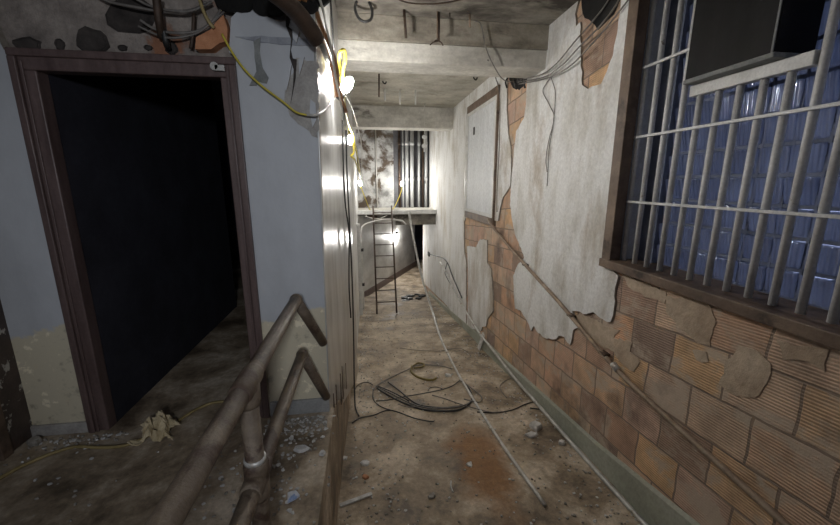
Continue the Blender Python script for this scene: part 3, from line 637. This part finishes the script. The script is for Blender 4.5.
c = at(613, 364, 0, XCt); d = at(618, 370.5, 0, XCt); obj('coupling', tube(BM(), [c, d], .024, 12), 'galv', rp, smooth=True)

# cable coil on the ramp
cc = thing('cable_coil', 'loose coil of black and grey cable on the ramp floor', 'cable', on_ramp(430, 395))
def fl(l, lift=.012): return [on_ramp(x, y, lift) for x, y in l]
loops = [([(377, 388), (388, 395), (404, 403), (421, 409), (440, 411), (458, 410), (468, 405), (472, 399), (470, 390), (464, 383)], .0095, 'black'),
         ([(376, 386), (392, 394), (410, 403), (428, 408), (446, 408), (462, 406), (470, 402), (473, 396)], .008, 'grey_wire'),
         ([(388, 382), (400, 391), (412, 401), (424, 406), (446, 407.5), (466, 405)], .008, 'black'),
         ([(373, 391), (376, 386), (384, 381), (396, 375), (409, 369), (418, 365), (432, 365), (444, 366.5), (452, 369)], .0065, 'grey_wire'),
         ([(373, 391), (373, 398), (376, 403), (384, 408), (398, 412), (414, 418), (428, 421), (434, 421.5)], .006, 'black'),
         ([(376, 401), (388, 400), (402, 397), (420, 394), (440, 390), (452, 386), (459, 381)], .006, 'black'),
         ([(459, 380), (466, 384), (474, 390), (481, 396), (481, 401), (476, 402), (464, 399)], .007, 'grey_wire'),
         ([(428, 391), (430, 388), (436, 387), (443, 389)], .005, 'black'), ([(432, 395), (446, 399), (460, 404), (474, 408), (490, 412), (500, 412)], .006, 'grey_wire'),
         ([(378, 386), (390, 391), (402, 397), (409, 401)], .007, 'black'), ([(398, 404), (408, 407), (418, 406), (424, 403)], .005, 'grey_wire')]
for i, (l, r, m) in enumerate(loops): tube_obj('cable_strand', fl(l, r+.004+.0015*i), r, m, cc, n=6, smooth_n=4)
Wl = [at(346, 130, 1, 3.9), at(346, 170, 1, 3.95), at(348, 220, 1, 4.0), at(347, 270, 1, 4.05), at(346, 310, 1, 4.0), at(349.5, 348, 1, 3.9), at(350.5, 372, 1, 3.8), at(352, 395, 1, 3.74)]
for p in Wl: p.x = max(p.x, left_x(p.y)+.022)
Wl += fl([(355.5, 408), (359, 416)], .012)
t = tube_obj('cable', Wl, .008, 'black'); tag(t, 'black cable hanging down the glossy left wall to the floor', 'cable')
Wm = [at(342.5, 120, 1, 3.6), at(343, 150, 1, 3.6), at(345, 200, 1, 3.65), at(349, 232, 1, 3.7), at(349, 262, 1, 3.7), at(346, 290, 1, 3.7), at(347, 318, 1, 3.75)]
for p in Wm: p.x = max(p.x, left_x(p.y)+.016)
t = tube_obj('cable', Wm, .007, 'black'); tag(t, 'second black cable crossing behind the first on the glossy left wall', 'cable')
t = tube_obj('cable', fl([(352, 423), (360, 418), (374, 415), (384, 411), (392, 410)], .009), .006, 'black'); tag(t, 'short black cable end on the floor left of the coil', 'cable')
t = tube_obj('cable', fl([(354, 392), (357, 386), (362, 383), (368, 382.5), (373, 385)], .008), .005, 'black'); tag(t, 'thin black wire bowed between left wall and coil', 'cable')
t = tube_obj('cable', fl([(477, 412), (496, 412.5), (512, 410), (526, 404), (537, 402)], .009) + [on_ramp(544, 409, .009), on_ramp(530, 408, .009)], .006, 'black'); tag(t, 'black cable running from coil to the silver conduit', 'cable')
t = tube_obj('wire', fl([(512, 378), (505, 381), (500, 386), (502, 392), (507, 398)], .008), .004, 'grey_wire'); tag(t, 'short grey wire hook beside the silver conduit', 'wire')
t = tube_obj('wire', fl([(400, 348), (416, 350), (440, 351), (458, 348), (468, 352)], .007), .004, 'grey_wire'); tag(t, 'thin grey wire across the middle of the ramp', 'wire')
st = fl([(412, 366), (411, 371), (416, 376), (424, 379), (432, 380), (436, 378)], .016)
t = tube_obj('strap', st, .014, 'olive'); tag(t, 'dirty yellow strap curled on the floor above the coil', 'strap')
t = tube_obj('strap', fl([(413, 366), (418, 363), (424, 364), (422, 367), (414, 368)], .014), .010, 'olive'); tag(t, 'short dirty yellow strap loop at top of the coil', 'strap')

# wires on the right wall, far part
Wk = [at(429, 254, 0, XR-.03), at(436, 256, 0, XR-.03), at(443, 258, 0, XR-.03), at(448, 264, 0, XR-.03), at(452, 275, 0, XR-.03), at(458, 289, 0, XR-.03), at(462, 298, 0, XR-.035)]
hw = thing('outlet_cable', 'black cable drooping from a wall box on far right wall', 'cable', Wk[0])
tube_obj('cable_run', Wk, .012, 'black', hw); c = at(429, 254, 0, XR-.03); bm = BM(); box(bm, (XR-.06, c.y-.09, c.z-.06), (XP, c.y+.09, c.z+.06)); obj('wall_box', bm, 'black', hw, bevel=.006)
t = tube_obj('wire', [at(447, 263, 0, XR-.035), at(445, 272, 0, XR-.03), at(447, 278, 0, XR-.03), at(453, 288, 0, XR-.03)], .009, 'black'); tag(t, 'short black wire beside the drooping cable on right wall', 'wire')

# wires strung from the beam to the hole in the right wall
c0 = at(474, 2, 1, 3.70)
lines = [('thin dark wire drooping from ceiling beam to the brick gap', [at(476, 2, 1, 3.70), at(481, 25, 1, 3.68), at(486, 48, 1, 3.68), at(495, 68, 1, 3.70), at(504, 80, 1, 3.9), at(516, 82, 0, XR-.04)], .005, 'grey_wire'),
         ('grey wire from ceiling beam dropping along boarded window', [at(488, 60, 1, 3.70), at(495, 76, 0, XR-.06), at(499, 90, 0, XR-.06), at(500, 110, 0, XR-.06), at(499, 150, 0, XR-.06), at(497, 190, 0, XR-.06), at(497, 212, 0, XR-.06)], .007, 'grey_wire'),
         ('uppermost grey wire sagging from brick gap up to wall hole', [at(518, 80, 0, XR-.05), at(540, 75, 0, XR-.06), at(556, 64, 0, XR-.06), at(576, 40, 0, XR-.06), at(592, 22, 0, XR-.04), at(606, 4, 0, XR-.02), at(612, -8, 0, XR-.02)], .006, 'grey_wire'),
         ('middle grey wire sagging from brick gap up to wall hole', [at(518, 82, 0, XR-.055), at(544, 77, 0, XR-.065), at(562, 65, 0, XR-.065), at(582, 44, 0, XR-.065), at(600, 26, 0, XR-.045), at(614, 8, 0, XR-.03), at(622, -6, 0, XR-.025)], .006, 'grey_wire'),
         ('lowest grey wire sagging from brick gap up to wall hole', [at(519, 84, 0, XR-.06), at(548, 78, 0, XR-.07), at(570, 66, 0, XR-.07), at(590, 46, 0, XR-.07), at(606, 28, 0, XR-.05), at(622, 8, 0, XR-.04), at(634, -8, 0, XR-.06)], .006, 'grey_wire')]
for lab, pts, r, m in lines:
    for p in pts: p.z = min(p.z, ZC-.012)
    tag(tube_obj('wire', pts, r, m), lab, 'wire')
wlp = thing('wire_loop', 'thin grey wire loop hanging down the white plaster beside the window', 'wire', at(551, 77, 0, XR-.04))
tube_obj('strand', [at(551, 77, 0, XR-.04), at(546, 84, 0, XR-.03), at(543, 92, 0, XR-.03), at(550, 106, 0, XR-.03), at(554, 118, 0, XR-.03), at(549, 140, 0, XR-.03), at(546, 158, 0, XR-.03), at(547, 172, 0, XR-.024)], .004, 'grey_wire', wlp)
tube_obj('strand', [at(551, 77, 0, XR-.04), at(555, 90, 0, XR-.03), at(555, 104, 0, XR-.03), at(553, 125, 0, XR-.03), at(549, 150, 0, XR-.03), at(548, 170, 0, XR-.028), at(547, 186, 0, XR-.022)], .004, 'grey_wire', wlp)
bw = thing('broken_junction', 'black broken stub of wiring stuffed in the brick gap', 'junction', at(518, 80, 0, XR-.03))
for k in range(5):
    a = at(509+k*4, 76, 0, XR-.03); b = at(507+k*4.5, 88-k % 2*5, 0, XR-.04); obj('wire_stub', tube(BM(), cat([a, a.lerp(b, .5)+Vector((-.03, 0, .01*k)), b]), .012, 6), 'black', bw, smooth=True)

# stubs, rods and loops under the ceiling
def rod(lab, px, y0, y1, Y, r, m, name='hanger_rod'):
    a = at(px[0], y0, 1, Y); b = at(px[1], y1, 1, Y); 
    if y0 < 5: a.z = ZC
    tag(tube_obj(name, [a, b], r, m), lab, 'rod')
rod('dark hanger rod left of the forked one under the ceiling', (404, 406), 0, 38, 3.60, .012, 'rust_dark')
rod('short pale hanger rod right of the forked one', (470, 470), 0, 27, 3.60, .010, 'rusty')
rod('thin hanger rod between forked rod and pale rod', (450, 450), 0, 17, 3.60, .005, 'rust_dark')
fk = thing('forked_rod', 'dark hanger rod ending in a splayed fork on the near beam', 'rod', at(438, 40, 1, 3.6))
a = at(439, 0, 1, 3.6); a.z = ZC; b = at(438.5, 41, 1, 3.6); obj('shaft', tube(BM(), [a, b], .012, 8), 'rust_dark', fk, smooth=True); obj('bright_side', tube(BM(), [a+Vector((-.015, -.012, 0)), b+Vector((-.015, -.012, .02))], .006, 6), 'rusty', fk, smooth=True)
for px, py in ((430, 45), (443, 45.5), (434, 42)): obj('prong', tube(BM(), cat([b, b.lerp(at(px, py-2, 1, 3.57), .6), at(px, py, 1, 3.57)]), .006, 6), 'rust_dark', fk, smooth=True)
Lp = [at(357, 0, 1, 3.5), at(355, 8, 1, 3.5), at(358, 17, 1, 3.5), at(364, 21.5, 1, 3.5), at(371, 19, 1, 3.5), at(372, 10, 1, 3.5), at(369, 0, 1, 3.5)]
Lp[0].z = ZC; Lp[-1].z = ZC
tag(tube_obj('cable_loop', Lp, .012, 'black'), 'thick black cable loop hanging from ceiling near left wall', 'cable')
Hc = [at(384, 3, 1, 3.3), at(405, 2, 1, 3.3), at(430, 4, 1, 3.3), at(450, 2, 1, 3.3), at(470, 0, 1, 3.3)]
for p in (Hc[0], Hc[-1]): p.z = ZC
tag(tube_obj('wire', Hc, .006, 'rust_dark'), 'dark wire strung along ceiling in front of the near beam', 'wire')
lg = thing('ceiling_clip', 'orange rusted clip on the ceiling above pale hanger rod', 'clip', at(468, 1, 1, 3.55))
c = at(468, 2, 1, 3.55); bm = BM(); box(bm, (c.x-.05, c.y-.02, c.z-.015), (c.x+.05, c.y+.02, c.z+.01)); box(bm, (c.x-.012, c.y-.012, c.z-.01), (c.x+.012, c.y+.012, ZC)); obj('clip_plate', bm, 'orange', lg, bevel=.004)
# far bay stubs
for i, (px, y0, y1, lab) in enumerate(((385, 88, 101, 'leftmost short pale stub rod on ceiling between the beams'), (400, 89, 105, 'middle short pale stub rod on ceiling between the beams'), (415.5, 89, 105, 'rightmost short pale stub rod on ceiling between the beams'))):
    a = at(px, y0, 2, ZC); b = at(px, y1, 1, a.y); tag(tube_obj('stub_rod', [a, b], .014, 'pvc'), lab, 'rod')
a = at(379, 73, 2, ZC); b = at(379, 97, 1, a.y); tag(tube_obj('stub_rod', [a, b], .012, 'rust_dark'), 'dark vertical rod hanging behind near beam left of the stubs', 'rod')
hl = thing('hanging_lampholder', 'white porcelain lampholder hanging on a thin wire before far wall', 'lampholder', at(424.5, 140, 1, 7.6))
a = at(424.5, 72, 1, 7.3); a.z = ZC; b = at(424.5, 134, 1, 7.3); obj('drop_wire', tube(BM(), [a, b], .007, 6), 'white_wire', hl, smooth=True)
for py, r in ((137, .050), (146, .055)): obj('insulator', ball(BM(), at(424.5, py, 1, 7.3), r, (1, 1, .9)), 'porcelain', hl, smooth=True)
obj('stem', tube(BM(), [at(424.5, 139, 1, 7.3), at(424.5, 152, 1, 7.3)], .018, 8), 'porcelain', hl, smooth=True)
for px, py, Y, lab in ((474, 76, 4.6, 'small dark hook under the ceiling behind the near beam'), (383, 80, 6.0, 'tiny dark bracket on ceiling right of the lit bulb')):
    c = at(px, py, 2, ZC); bm = BM(); tube(bm, cat([c, c+Vector((0, 0, -.03)), c+Vector((.03, 0, -.05)), c+Vector((.05, 0, -.02))]), .010, 6); tag(obj('ceiling_hook', bm, 'black', smooth=True), lab, 'hook')

# risers on the far wall
for i, (px, r, m, lab) in enumerate(((399.5, .035, 'rust_dark', 'dark riser pipe, leftmost on the far wall'), (407, .045, 'greypipe', 'pale thick riser pipe beside the dark one on far wall'), (412, .050, 'greypipe', 'thickest grey riser pipe on the far wall'),
                                     (419, .035, 'greypipe', 'fourth riser pipe from the left on far wall'), (423, .028, 'rust_dark', 'slim dark riser pipe right of centre on far wall'), (426, .035, 'greypipe', 'sixth riser pipe from the left on far wall'), (403, .022, 'greypipe', 'slim grey riser pipe tucked beside the dark one'))):
    Y = YE-.09-.02*(i % 3); x = at(px, 170, 1, Y).x
    rp_ = thing('riser_pipe', lab, 'pipe', (x, Y, .8), 'riser pipes on the far wall')
    obj('pipe_run', tube(BM(), [(x, Y, .802), (x, Y, ZC)], r, 10), m, rp_, smooth=True)
    for z in (1.55, 2.5): obj('coupling', tube(BM(), [(x, Y, z), (x, Y, z+.10)], r*1.22, 10), m, rp_, smooth=True)
# far wall: thin line conduit
x = at(376.5, 170, 1, YE-.03).x; tag(tube_obj('thin_conduit', [(x, YE-.03, .802), (x, YE-.03, ZC)], .014, 'white_wire'), 'thin white conduit straight up the stained far wall', 'conduit')
# bent pale pipe under the platform at left
bp = [Vector((-.13, 8.7, ramp_z(8.7))), Vector((-.13, 8.7, -.4)), Vector((-.13, 8.7, .25)), Vector((-.10, 8.75, .47)), Vector((.05, 8.9, .55)), Vector((.4, 9.2, .585)), Vector((.85, 9.3, .56)), Vector((1.0, 9.32, .45))]
bq = thing('bent_pipe', 'pale bent pipe rising at left wall and curving under platform', 'pipe', bp[0])
tube_obj('pipe_run', bp, .022, 'pvc', bq)
for z in (-.1, -.95): obj('clamp', tube(BM(), [(-.13, 8.7, z), (-.13, 8.7, z+.07)], .042, 10), 'black', bq, smooth=True)
bm = BM(); box(bm, (-.213, 8.05, -1.5), (-.14, 8.17, .62)); tag(obj('white_post', bm, 'pvc', bevel=.01), 'white post against left wall beside the ladder foot', 'post')
bm = BM(); tube(bm, cat([(.0, 9.38, .69), (.02, 9.30, .66), (.3, 9.28, .61), (.52, 9.3, .69)]), .012, 6); tag(obj('wire', bm, 'white_wire', smooth=True), 'white wire draped across the ladder top at the platform edge', 'wire')

# work lights on their yellow cord (they light the place)
def work_light(lab, c, r, m, ax=Vector((0, 0, 1))):
    t = thing('work_light', lab, 'lamp', c, 'lit bulbs of the work light string')
    ax = ax.normalized()
    bm = BM(); ball(bm, Vector((0, 0, 0)), r, (1, 1, 1.7), 12, 8); q = Vector((0, 0, 1)).rotation_difference(ax).to_matrix().to_4x4()
    bmesh.ops.transform(bm, matrix=Matrix.Translation(c) @ q, verts=bm.verts)
    sk = obj('socket', tube(BM(), [c-ax*r*1.5, c-ax*r*3.2], [r*.75, r*.85], 10), 'black', t, smooth=True); obj('bulb', bm, m, sk, smooth=True)
    return t
L1 = at(347, 85, 1, 2.95); L2 = at(350, 140, 1, 5.0); L3 = at(360, 183, 1, 8.6); L4 = at(402, 183.5, 1, 9.9)
work_light('bright tilted work bulb at top of the left wall under beam', L1, .038, 'bulb', Vector((.5, 0, .75)))
work_light('bright work bulb glaring among the yellow cords on left wall', L2, .034, 'bulb', Vector((.15, 0, -1)))
work_light('far work bulb hanging at the end of the yellow cord', L3, .036, 'bulb_far', Vector((.1, 0, -1)))
work_light('small work bulb above the platform on its right half', L4, .036, 'bulb_far', Vector((.2, 0, 1)))
L5 = at(396.5, 237, 1, 12.45); work_light('added bulb standing for a lamp reflection on slanted wall under the platform', L5, .055, 'bulb_far', Vector((0, 0, -1)))  # bulb added where the glossy wall only reflects lamps; brightens the passage
def cord(lab, pts, r=.0125, m='yellow', name='cord'):
    tag(tube_obj(name, pts, r, m, n=6), lab, 'cord')
cord('yellow cord looping beside the left wall down to far bulb', [L1+Vector((-.05, .1, -.1)), at(343, 70, 1, 3.1), at(345, 60, 1, 3.1), at(344, 50, 1, 3.1), at(339, 58, 1, 3.1), at(343, 90, 1, 3.8), at(347, 120, 1, 4.8), at(352, 138, 1, 5.3), at(354, 152, 1, 5.6), at(351, 156, 1, 5.7), at(355, 160, 1, 5.9), at(359, 172, 1, 7.0), L3+Vector((0, 0, .12))], .0135)
cord('second yellow cord twisting past the glaring bulb', [at(341, 78, 1, 3.2), at(344, 100, 1, 3.9), at(348, 122, 1, 4.6), at(353, 136, 1, 5.1), at(357, 155, 1, 6.0), at(359.5, 170, 1, 7.2), L3+Vector((.01, 0, .11))], .0135)
cord('yellow cord dropping from far bulb to the platform', [L3+Vector((0, 0, -.03)), at(364, 195, 1, 8.9), at(369, 208, 1, 9.3), Vector((.1, 9.38, .83))])
cord('yellow cord lying up to the small bulb on platform', [L4-Vector((0, 0, .1)), at(400, 195, 1, 9.8), at(395, 206, 1, 9.6), Vector((.65, 9.5, .81))])
cord('thin white cord slanting from lit bulb towards the platform', [at(346, 96, 1, 3.6), at(352, 108, 1, 4.3), at(358, 128, 1, 5.4), at(362, 150, 1, 6.6), at(363, 178, 1, 8.0), at(377, 200, 1, 9.2), Vector((.3, 9.4, .82))], .006, 'white_wire')
cord('yellow cord strung across the white wall beside the doorway', [at(222, 34, 1, YD-.03), at(232, 52, 1, YD-.04), at(245, 70, 1, YD-.05), at(262, 86, 1, YD-.05), at(282, 101, 1, YD-.05), at(296, 112, 1, YD-.05), at(307, 115, 1, YD-.06)], .006, 'yellow')
cord('pale cord from the white wall corner up to the lit bulb', [at(307, 115, 1, YD-.06), at(318, 114.5, 1, YD-.05), at(328, 107, 1, 2.6), at(334, 98, 1, 2.9), L1+Vector((-.06, -.05, -.06))], .007, 'white_wire')

# cable bundle running down the top of the corner
big = [at(266, -14, 1, 1.9), at(284, 0, 1, 1.95), at(300, 16, 1, 2.05), at(312, 32, 1, 2.12), at(317, 40, 1, 2.16)]
tag(tube_obj('thick_pipe', big, .042, 'rust_dark', n=14), 'thick dark pipe end slanting down over the wall corner', 'pipe')
ors = [('orange brown cable, outermost of the corner bundle', [(296, -8), (309, 8), (322, 28), (331, 48), (336, 66), (339, 90), (346, 112)], .014, 'orange'),
       ('orange brown cable next to the thick dark pipe', [(288, -8), (303, 10), (316, 30), (326, 50), (333, 72), (337, 96)], .013, 'orange'),
       ('dark cable twisting in the corner bundle', [(308, -8), (316, 8), (321, 24), (329, 44), (335, 62), (338, 80), (344, 120)], .010, 'black'),
       ('pale cable twisting in the corner bundle', [(318, -6), (324, 14), (327, 30), (332, 52), (335, 74), (341, 104), (345, 126)], .007, 'white_wire')]
for lab, pts, r, m in ors:
    n_ = len(pts); P = [at(x, y, 1, 2.15+.75*(i/(n_-1))) for i, (x, y) in enumerate(pts)]
    for p in P:
        if p.y > YD: p.x = max(p.x, left_x(p.y)+r+.004)
    cord(lab, P, r, m, 'cable')
rod('thin dark rod dropping straight beside the corner bundle', (330, 334), 0, 52, 3.1, .007, 'black')
vl = [at(322, 46, 1, 2.35), at(328, 62, 1, 2.6)]
for p in vl: p.x = max(p.x, left_x(p.y)+.02)
tag(tube_obj('conduit_sleeve', vl, .016, 'galv'), 'short shiny conduit sleeve on the corner below thick pipe', 'conduit')

# wires and pipes in the broken masonry over the door
up_l = [('uppermost black wire drooping over the door frame', [(95, -6), (110, 2), (140, 8), (165, 12), (190, 11), (212, 2)], .010), ('second black wire drooping over the door frame', [(128, -6), (150, 6), (175, 11), (195, 9), (206, 2)], .009),
        ('third black wire drooping low over the door frame', [(140, 20), (155, 29), (175, 33), (198, 31), (212, 22), (222, 8), (228, -4)], .010), ('lowest black wire drooping over the door frame', [(138, 26), (155, 34), (172, 38), (195, 34), (210, 24), (224, 12)], .008)]
for lab, pts, r in up_l: cord(lab, [at(x, y, 1, YD-.03+.02*(i % 2)) for i, (x, y) in enumerate(pts)], r*.7, 'grey_wire', 'wire')
tag(tube_obj('drain_pipe', [at(156, -6, 1, YD-.07), at(159, 20, 1, YD-.05), at(162, 38, 1, YD-.0)], .020, 'rust_dark'), 'dark pipe dropping into masonry above door head', 'pipe')
tag(tube_obj('drain_pipe', [at(164, 30, 1, YD-.02), at(166, 42, 1, YD-.01), at(168, 48, 1, YD+.02)], .016, 'black'), 'short black pipe stub above the door head', 'pipe')
tag(tube_obj('drain_pipe', [at(194, 14, 1, YD-.0), at(193, 34, 1, YD-.0), at(191, 49, 1, YD+.0)], .010, 'rust_dark'), 'thin upright pipe above right part of door head', 'pipe')
cord('dull yellow wire hanging above the door head right end', [at(198, -6, 1, YD-.05), at(203, 10, 1, YD-.05), at(209, 22, 1, YD-.04), at(214, 28, 1, YD-.03)], .009, 'tan_cord', 'wire')
bm = BM(); pp = [dw(*p) for p in ((196, 50), (197, 38), (212, 30), (224, 16), (228, 28), (228, 42), (220, 44), (212, 50))]; slab(bm, [rag(pp, .008, .04, rnd)], xz, YD-.012, YD+.05); obj('clay_fragment', bm, ['chip_orange', 'chip_orange'], wall_front)
bm = BM(); rk = random.Random(9)
for (x0, x1) in ((228, 320),):
    for k in range(9):
        c = at(x0+(x1-x0)*k/8, rk.uniform(-6, 8), 1, YD-.02); ball(bm, c, rk.uniform(.05, .1), (1, .8, .8), 8, 6)
tag(obj('sooty_insulation', bm, 'near_black', smooth=True), 'lumpy black insulation along the top of the white wall', 'insulation', kind='stuff')
# torn strips on the white wall
bm = BM(); pp = [dw(*p) for p in ((235, 37), (262, 36), (290, 38), (316, 39), (317, 46), (300, 46), (288, 45), (262, 43), (248, 40))]; slab(bm, [rag(pp, .004, .04, rnd)], xz, YD-.007, YD-.001); tag(obj('tape_band', bm, ['tape_blue', 'tape_blue']), 'torn blue grey tape band across the top of white wall', 'tape')
bm = BM(); pp = [dw(*p) for p in ((254, 42), (261, 38), (260, 52), (263, 68), (269, 78), (267, 84), (259, 82), (257, 86), (250, 86), (253, 80), (257, 72), (255, 58))]; slab(bm, [rag(pp, .003, .03, rnd)], xz, YD-.012, YD-.008); tag(obj('paper_strip', bm, ['tape', 'tape']), 'torn grey paper strip hanging below the tape band', 'strip')

# landing: rag and cord
cord('dusty yellow cord snaking over the landing past the rag', [on_land(x, y, .011) for x, y in ((-30, 492), (0, 478), (20, 467), (50, 454), (75, 447), (100, 447.5), (122, 446), (140, 440), (152, 434), (166, 430), (178, 421), (195, 410), (212, 403), (228, 401), (246, 398))], .0095, 'tan_cord')
bm = BM(); cr = on_land(156, 434, .0); rr = random.Random(4); G = 13; vs = []
for i in range(G):
    for j in range(G):
        u, v = i/(G-1)*2-1, j/(G-1)*2-1
        h = .085*max(0, 1-(u*u+v*v)*.7)*(0.5+rr.random()) + .02*math.sin(u*7+v*4) + .012
        vs.append(bm.verts.new((cr.x+u*.088*(1+.25*math.sin(v*5))+rr.uniform(-.012, .012)+.02, cr.y+v*.088*(1+.2*math.sin(u*6))+rr.uniform(-.012, .012)-.0, max(.014, h))))
for i in range(G-1):
    for j in range(G-1): bm.faces.new((vs[i*G+j], vs[(i+1)*G+j], vs[(i+1)*G+j+1], vs[i*G+j+1]))
o = obj('rag', bm, 'rag', smooth=False); sm = o.modifiers.new('thick', 'SOLIDIFY'); sm.thickness = .006; tag(o, 'crumpled tan rag lying on the yellow cord by the doorway', 'rag')

# rubble
rs = random.Random(31)
def lump(lab, p, r, h, m='chip', n=1, name='plaster_chunk', cat_='chunk'):
    bm = BM(); shard(bm, p, r, h, rs); o = obj(name, bm, m); tag(o, lab, cat_); return o
lump('larger white plaster chunk beside the silver conduit', on_ramp(537, 428, .003), .075, .05)
lump('smaller white plaster chunk in front of the larger one by conduit', on_ramp(532, 436, .003), .06, .03)
lump('white plaster flake beside the long grey conduit above coil', on_ramp(448, 376, .003), .045, .03)
lump('white plaster chunk on the landing behind the railing post', on_land(302, 450, .003), .045, .02)
lump('small square white chip at the landing edge', on_land(322, 454, .003), .022, .02)
lump('crumpled blue and white paper on the landing edge', on_land(293, 498, .003), .04, .02, 'paper', name='paper_scrap', cat_='paper')
lump('orange clay chip near the landing edge on the ramp', on_ramp(365, 477, .003), .035, .018, 'chip_orange', name='clay_chip', cat_='chip')
lump('white flake at foot of landing edge left of orange chip', on_ramp(344, 459, .003), .035, .015)
lump('white flake right above the orange clay chip', on_ramp(366, 464, .003), .045, .02)
lump('small white flake just below the landing edge', on_ramp(337, 486, .003), .03, .012)
lump('pale flake on the left rim of the rust stain', on_ramp(469, 465, .003), .035, .015)
lump('pale flake beside the curb in front of the white chunks', on_ramp(562, 444, .003), .03, .03)
lump('grey rubble lump in the middle of the ramp by rust stain', on_ramp(432, 497, .003), .04, .02, 'chip_grey')
a = on_ramp(340, 506, .008); b = on_ramp(372, 494, .008); d = (b-a); pn = Vector((-d.y, d.x, 0)).normalized()*.014
bm = BM(); up3 = Vector((0, 0, .01)); hexa(bm, [a-pn, b-pn, b+pn, a+pn, a-pn+up3, b-pn+up3, b+pn+up3, a+pn+up3]); tag(obj('wood_strip', bm, 'chip', bevel=.002), 'flat whitish wood strip on the ramp near landing edge', 'strip')
a = on_ramp(451, 481, .006); b = on_ramp(453, 492, .006); tag(tube_obj('stick', [a, a.lerp(b, .5)+Vector((-.008, 0, 0)), b], .006, 'chip'), 'thin white stick left of the rust stain', 'stick')
# broken board leaning on the curb
c = on_ramp(478, 349, .0); bm = BM(); a = c; b = at(483, 335, 0, XR-.06)
hexa(bm, [a+Vector((0, -.07, 0)), a+Vector((0, .05, 0)), a+Vector((.015, .05, 0)), a+Vector((.015, -.07, 0)), b+Vector((0, -.05, 0)), b+Vector((0, .03, .04)), b+Vector((.015, .03, .04)), b+Vector((.015, -.05, 0))]); tag(obj('broken_board', bm, 'chip', bevel=.003), 'broken white board piece leaning on the curb under conduit', 'board')
# dark rubbish heap far down
bm = BM(); c = on_ramp(414, 298, .0)
for k in range(10): shard(bm, c+Vector((rs.uniform(-.28, .28), rs.uniform(-.35, .35), .002)), rs.uniform(.07, .14), rs.uniform(.03, .07), rs)
tag(obj('debris_heap', bm, 'black'), 'small dark heap of rubbish on the floor past the ladder', 'debris', kind='stuff')
# countless grit and chips
def grit(name, lab, n, place, rmin, rmax, m):
    bm = BM()
    for _ in range(n):
        p = place()
        if p is None: continue
        shard(bm, p, rs.uniform(rmin, rmax)**1, rs.uniform(.003, .010), rs)
    tag(obj(name, bm, m), lab, 'debris', kind='stuff')
def p_ramp():
    y = 1.3+7.2*rs.random()**1.3; x = rs.uniform(XL+.07, XR-.1) if rs.random() < .55 else (XL+.05+abs(rs.gauss(0, .25)) if rs.random() < .5 else XR-.08-abs(rs.gauss(0, .22)))
    x = max(left_x(y)+.06, min(XR-.07, x)); return Vector((x, y, ramp_z(y)+.003))
grit('plaster_grit', 'scattered white plaster grit over the ramp floor', 900, p_ramp, .003, .014, 'chip')
grit('rubble_grit', 'scattered grey brown grit over the ramp floor', 800, p_ramp, .003, .014, 'chip_grey')
def p_land():
    r = rs.random()
    if r < .45: return Vector((rs.uniform(-.66, -.29), YD-.06-abs(rs.gauss(0, .12)), .003))
    if r < .75: return Vector((-.55+rs.gauss(0, .14), rs.uniform(1.2, 2.2), .003))
    if r < .88: return Vector((rs.uniform(-2.0, -1.5), YD-.05-abs(rs.gauss(0, .08)), .003))
    return Vector((rs.uniform(-2, -.35), rs.uniform(.9, 2.2), .003))
grit('landing_grit', 'white plaster crumbs along the landing by the railing', 260, p_land, .003, .017, 'chip')
grit('landing_dirt', 'grey brown crumbs along the landing by the railing', 520, p_land, .003, .012, 'chip_grey')
lump('pale plaster lump at the foot of the chipped steel post', on_land(36, 443, .003), .05, .03, 'chip_grey')

# ---------------------------------------------------------------- light
W = bpy.data.worlds.new('world'); S.world = W; W.use_nodes = True
bg = W.node_tree.nodes['Background']; bg.inputs[0].default_value = (.52, .60, .80, 1); bg.inputs[1].default_value = .10
def pt(name, loc, e, col, r):
    l = bpy.data.lights.new(name, 'POINT'); l.energy = e; l.color = col; l.shadow_soft_size = r
    o = bpy.data.objects.new(name, l); COL.objects.link(o); o.location = loc; return o
def spot(name, loc, to, e, col, ang, r):
    l = bpy.data.lights.new(name, 'SPOT'); l.energy = e; l.color = col; l.spot_size = R(ang); l.spot_blend = 1; l.shadow_soft_size = r
    o = bpy.data.objects.new(name, l); COL.objects.link(o); o.location = loc; o.rotation_euler = (Vector(to)-Vector(loc)).to_track_quat('-Z', 'Y').to_euler(); return o
spot('fill_spot', (.15, -1.3, 1.9), (-.72, YD, 1.3), 125, (.90, .94, 1), 68, .12)  # unseen fill added behind the camera to brighten the door wall
l = bpy.data.lights.new('window_daylight', 'AREA'); l.shape = 'RECTANGLE'; l.size = 3; l.size_y = 2.6; l.energy = 95; l.color = (.60, .68, 1)
o = bpy.data.objects.new('window_daylight', l); COL.objects.link(o); o.location = (3.6, 1.3, 2.1); o.rotation_euler = (0, R(90), 0)
pt('fill_point_behind', (-1.5, -1.6, 2.1), 9, (1, .93, .84), .25)  # weak fill added out of view, no lamp known there
S.view_settings.view_transform = 'Standard'; S.view_settings.look = 'None'; S.view_settings.gamma = 1
S.view_settings.use_curve_mapping = False; S.view_settings.exposure = 0.0
S.cycles.max_bounces = 8; S.cycles.diffuse_bounces = 4
